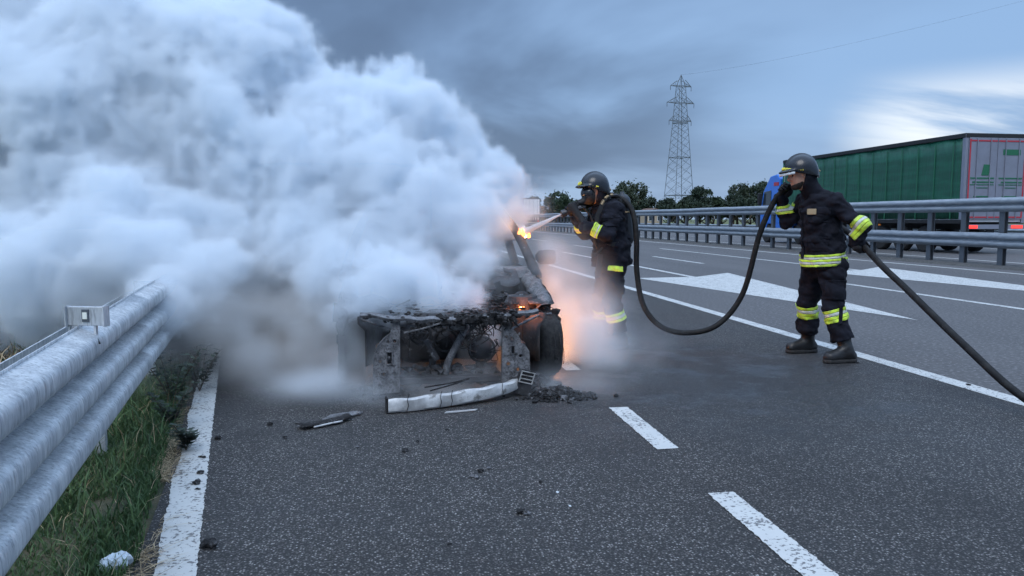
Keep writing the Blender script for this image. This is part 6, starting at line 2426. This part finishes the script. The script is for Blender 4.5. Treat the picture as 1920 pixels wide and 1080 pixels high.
def smoke_object(dens_, lo, h, material, label):
    """a volume object whose density grid is the given array"""
    nx, ny, nz = dens_.shape
    hi = lo + h * (np.array([nx, ny, nz]) - 1)
    sm = bpy.data.meshes.new('smoke')
    sm.vertices.add(nx * ny * nz)
    co = np.empty((nx, ny, nz, 3), np.float32)
    co[..., 0] = (lo[0] + h * np.arange(nx))[:, None, None]
    co[..., 1] = (lo[1] + h * np.arange(ny))[None, :, None]
    co[..., 2] = (lo[2] + h * np.arange(nz))[None, None, :]
    sm.vertices.foreach_set('co', co.ravel())
    at = sm.attributes.new('soot', 'FLOAT', 'POINT')
    at.data.foreach_set('value', np.ascontiguousarray(dens_, np.float32).ravel())
    smo = bpy.data.objects.new('smoke', sm)
    COL.objects.link(smo)
    tag(smo, label, 'smoke', kind='stuff')
    ng = bpy.data.node_groups.new('smoke_grid', 'GeometryNodeTree')
    ng.interface.new_socket('Geometry', in_out='INPUT', socket_type='NodeSocketGeometry')
    ng.interface.new_socket('Geometry', in_out='OUTPUT', socket_type='NodeSocketGeometry')
    N = ng.nodes.new
    gi, go_ = N('NodeGroupInput'), N('NodeGroupOutput')
    pos = N('GeometryNodeInputPosition')
    sub = N('ShaderNodeVectorMath')
    sub.operation = 'SUBTRACT'
    sub.inputs[1].default_value = tuple(lo)
    ng.links.new(pos.outputs[0], sub.inputs[0])
    sc_ = N('ShaderNodeVectorMath')
    sc_.operation = 'SCALE'
    sc_.inputs['Scale'].default_value = 1 / h
    ng.links.new(sub.outputs[0], sc_.inputs[0])
    sx = N('ShaderNodeSeparateXYZ')
    ng.links.new(sc_.outputs[0], sx.inputs[0])

    def imath(op, a, b):
        n = N('FunctionNodeIntegerMath')
        n.operation = op
        for i, v in enumerate((a, b)):
            if isinstance(v, int):
                n.inputs[i].default_value = v
            else:
                ng.links.new(v, n.inputs[i])
        return n.outputs[0]

    def toint(s):
        n = N('FunctionNodeFloatToInt')
        n.rounding_mode = 'ROUND'
        ng.links.new(s, n.inputs[0])
        return n.outputs[0]

    ix, iy, iz = (toint(s) for s in sx.outputs)
    idx = imath('ADD', imath('MULTIPLY', imath('ADD', imath('MULTIPLY', ix, ny), iy), nz), iz)
    att = N('GeometryNodeInputNamedAttribute')
    att.data_type = 'FLOAT'
    att.inputs['Name'].default_value = 'soot'
    si = N('GeometryNodeSampleIndex')
    si.data_type = 'FLOAT'
    si.domain = 'POINT'
    ng.links.new(gi.outputs[0], si.inputs['Geometry'])
    ng.links.new([o_ for o_ in att.outputs if o_.enabled][0], [i_ for i_ in si.inputs if i_.enabled and i_.name == 'Value'][0])
    ng.links.new(idx, si.inputs['Index'])
    vc = N('GeometryNodeVolumeCube')
    ng.links.new([o_ for o_ in si.outputs if o_.enabled][0], vc.inputs['Density'])
    vc.inputs['Background'].default_value = 0.0
    vc.inputs['Min'].default_value = tuple(lo)
    vc.inputs['Max'].default_value = tuple(hi)
    vc.inputs['Resolution X'].default_value = nx
    vc.inputs['Resolution Y'].default_value = ny
    vc.inputs['Resolution Z'].default_value = nz
    smt = N('GeometryNodeSetMaterial')
    smt.inputs['Material'].default_value = material
    ng.links.new(vc.outputs[0], smt.inputs[0])
    ng.links.new(smt.outputs[0], go_.inputs[0])
    md = smo.modifiers.new('smoke', 'NODES')
    md.node_group = ng
    return smo


smoke_object(dens, LO, VH, vol_mat('smoke_volume', 8.5, (0.888, 0.928, 0.963), 0.0), 'thick white smoke pouring from the burning car and drifting over the guard rail')
smoke_object(bd, BLO, BVH, vol_mat('brown_smoke_volume', 4.0, (0.58, 0.545, 0.51), 0.1), 'thin brownish smoke rolling low between the car and the guard rail')
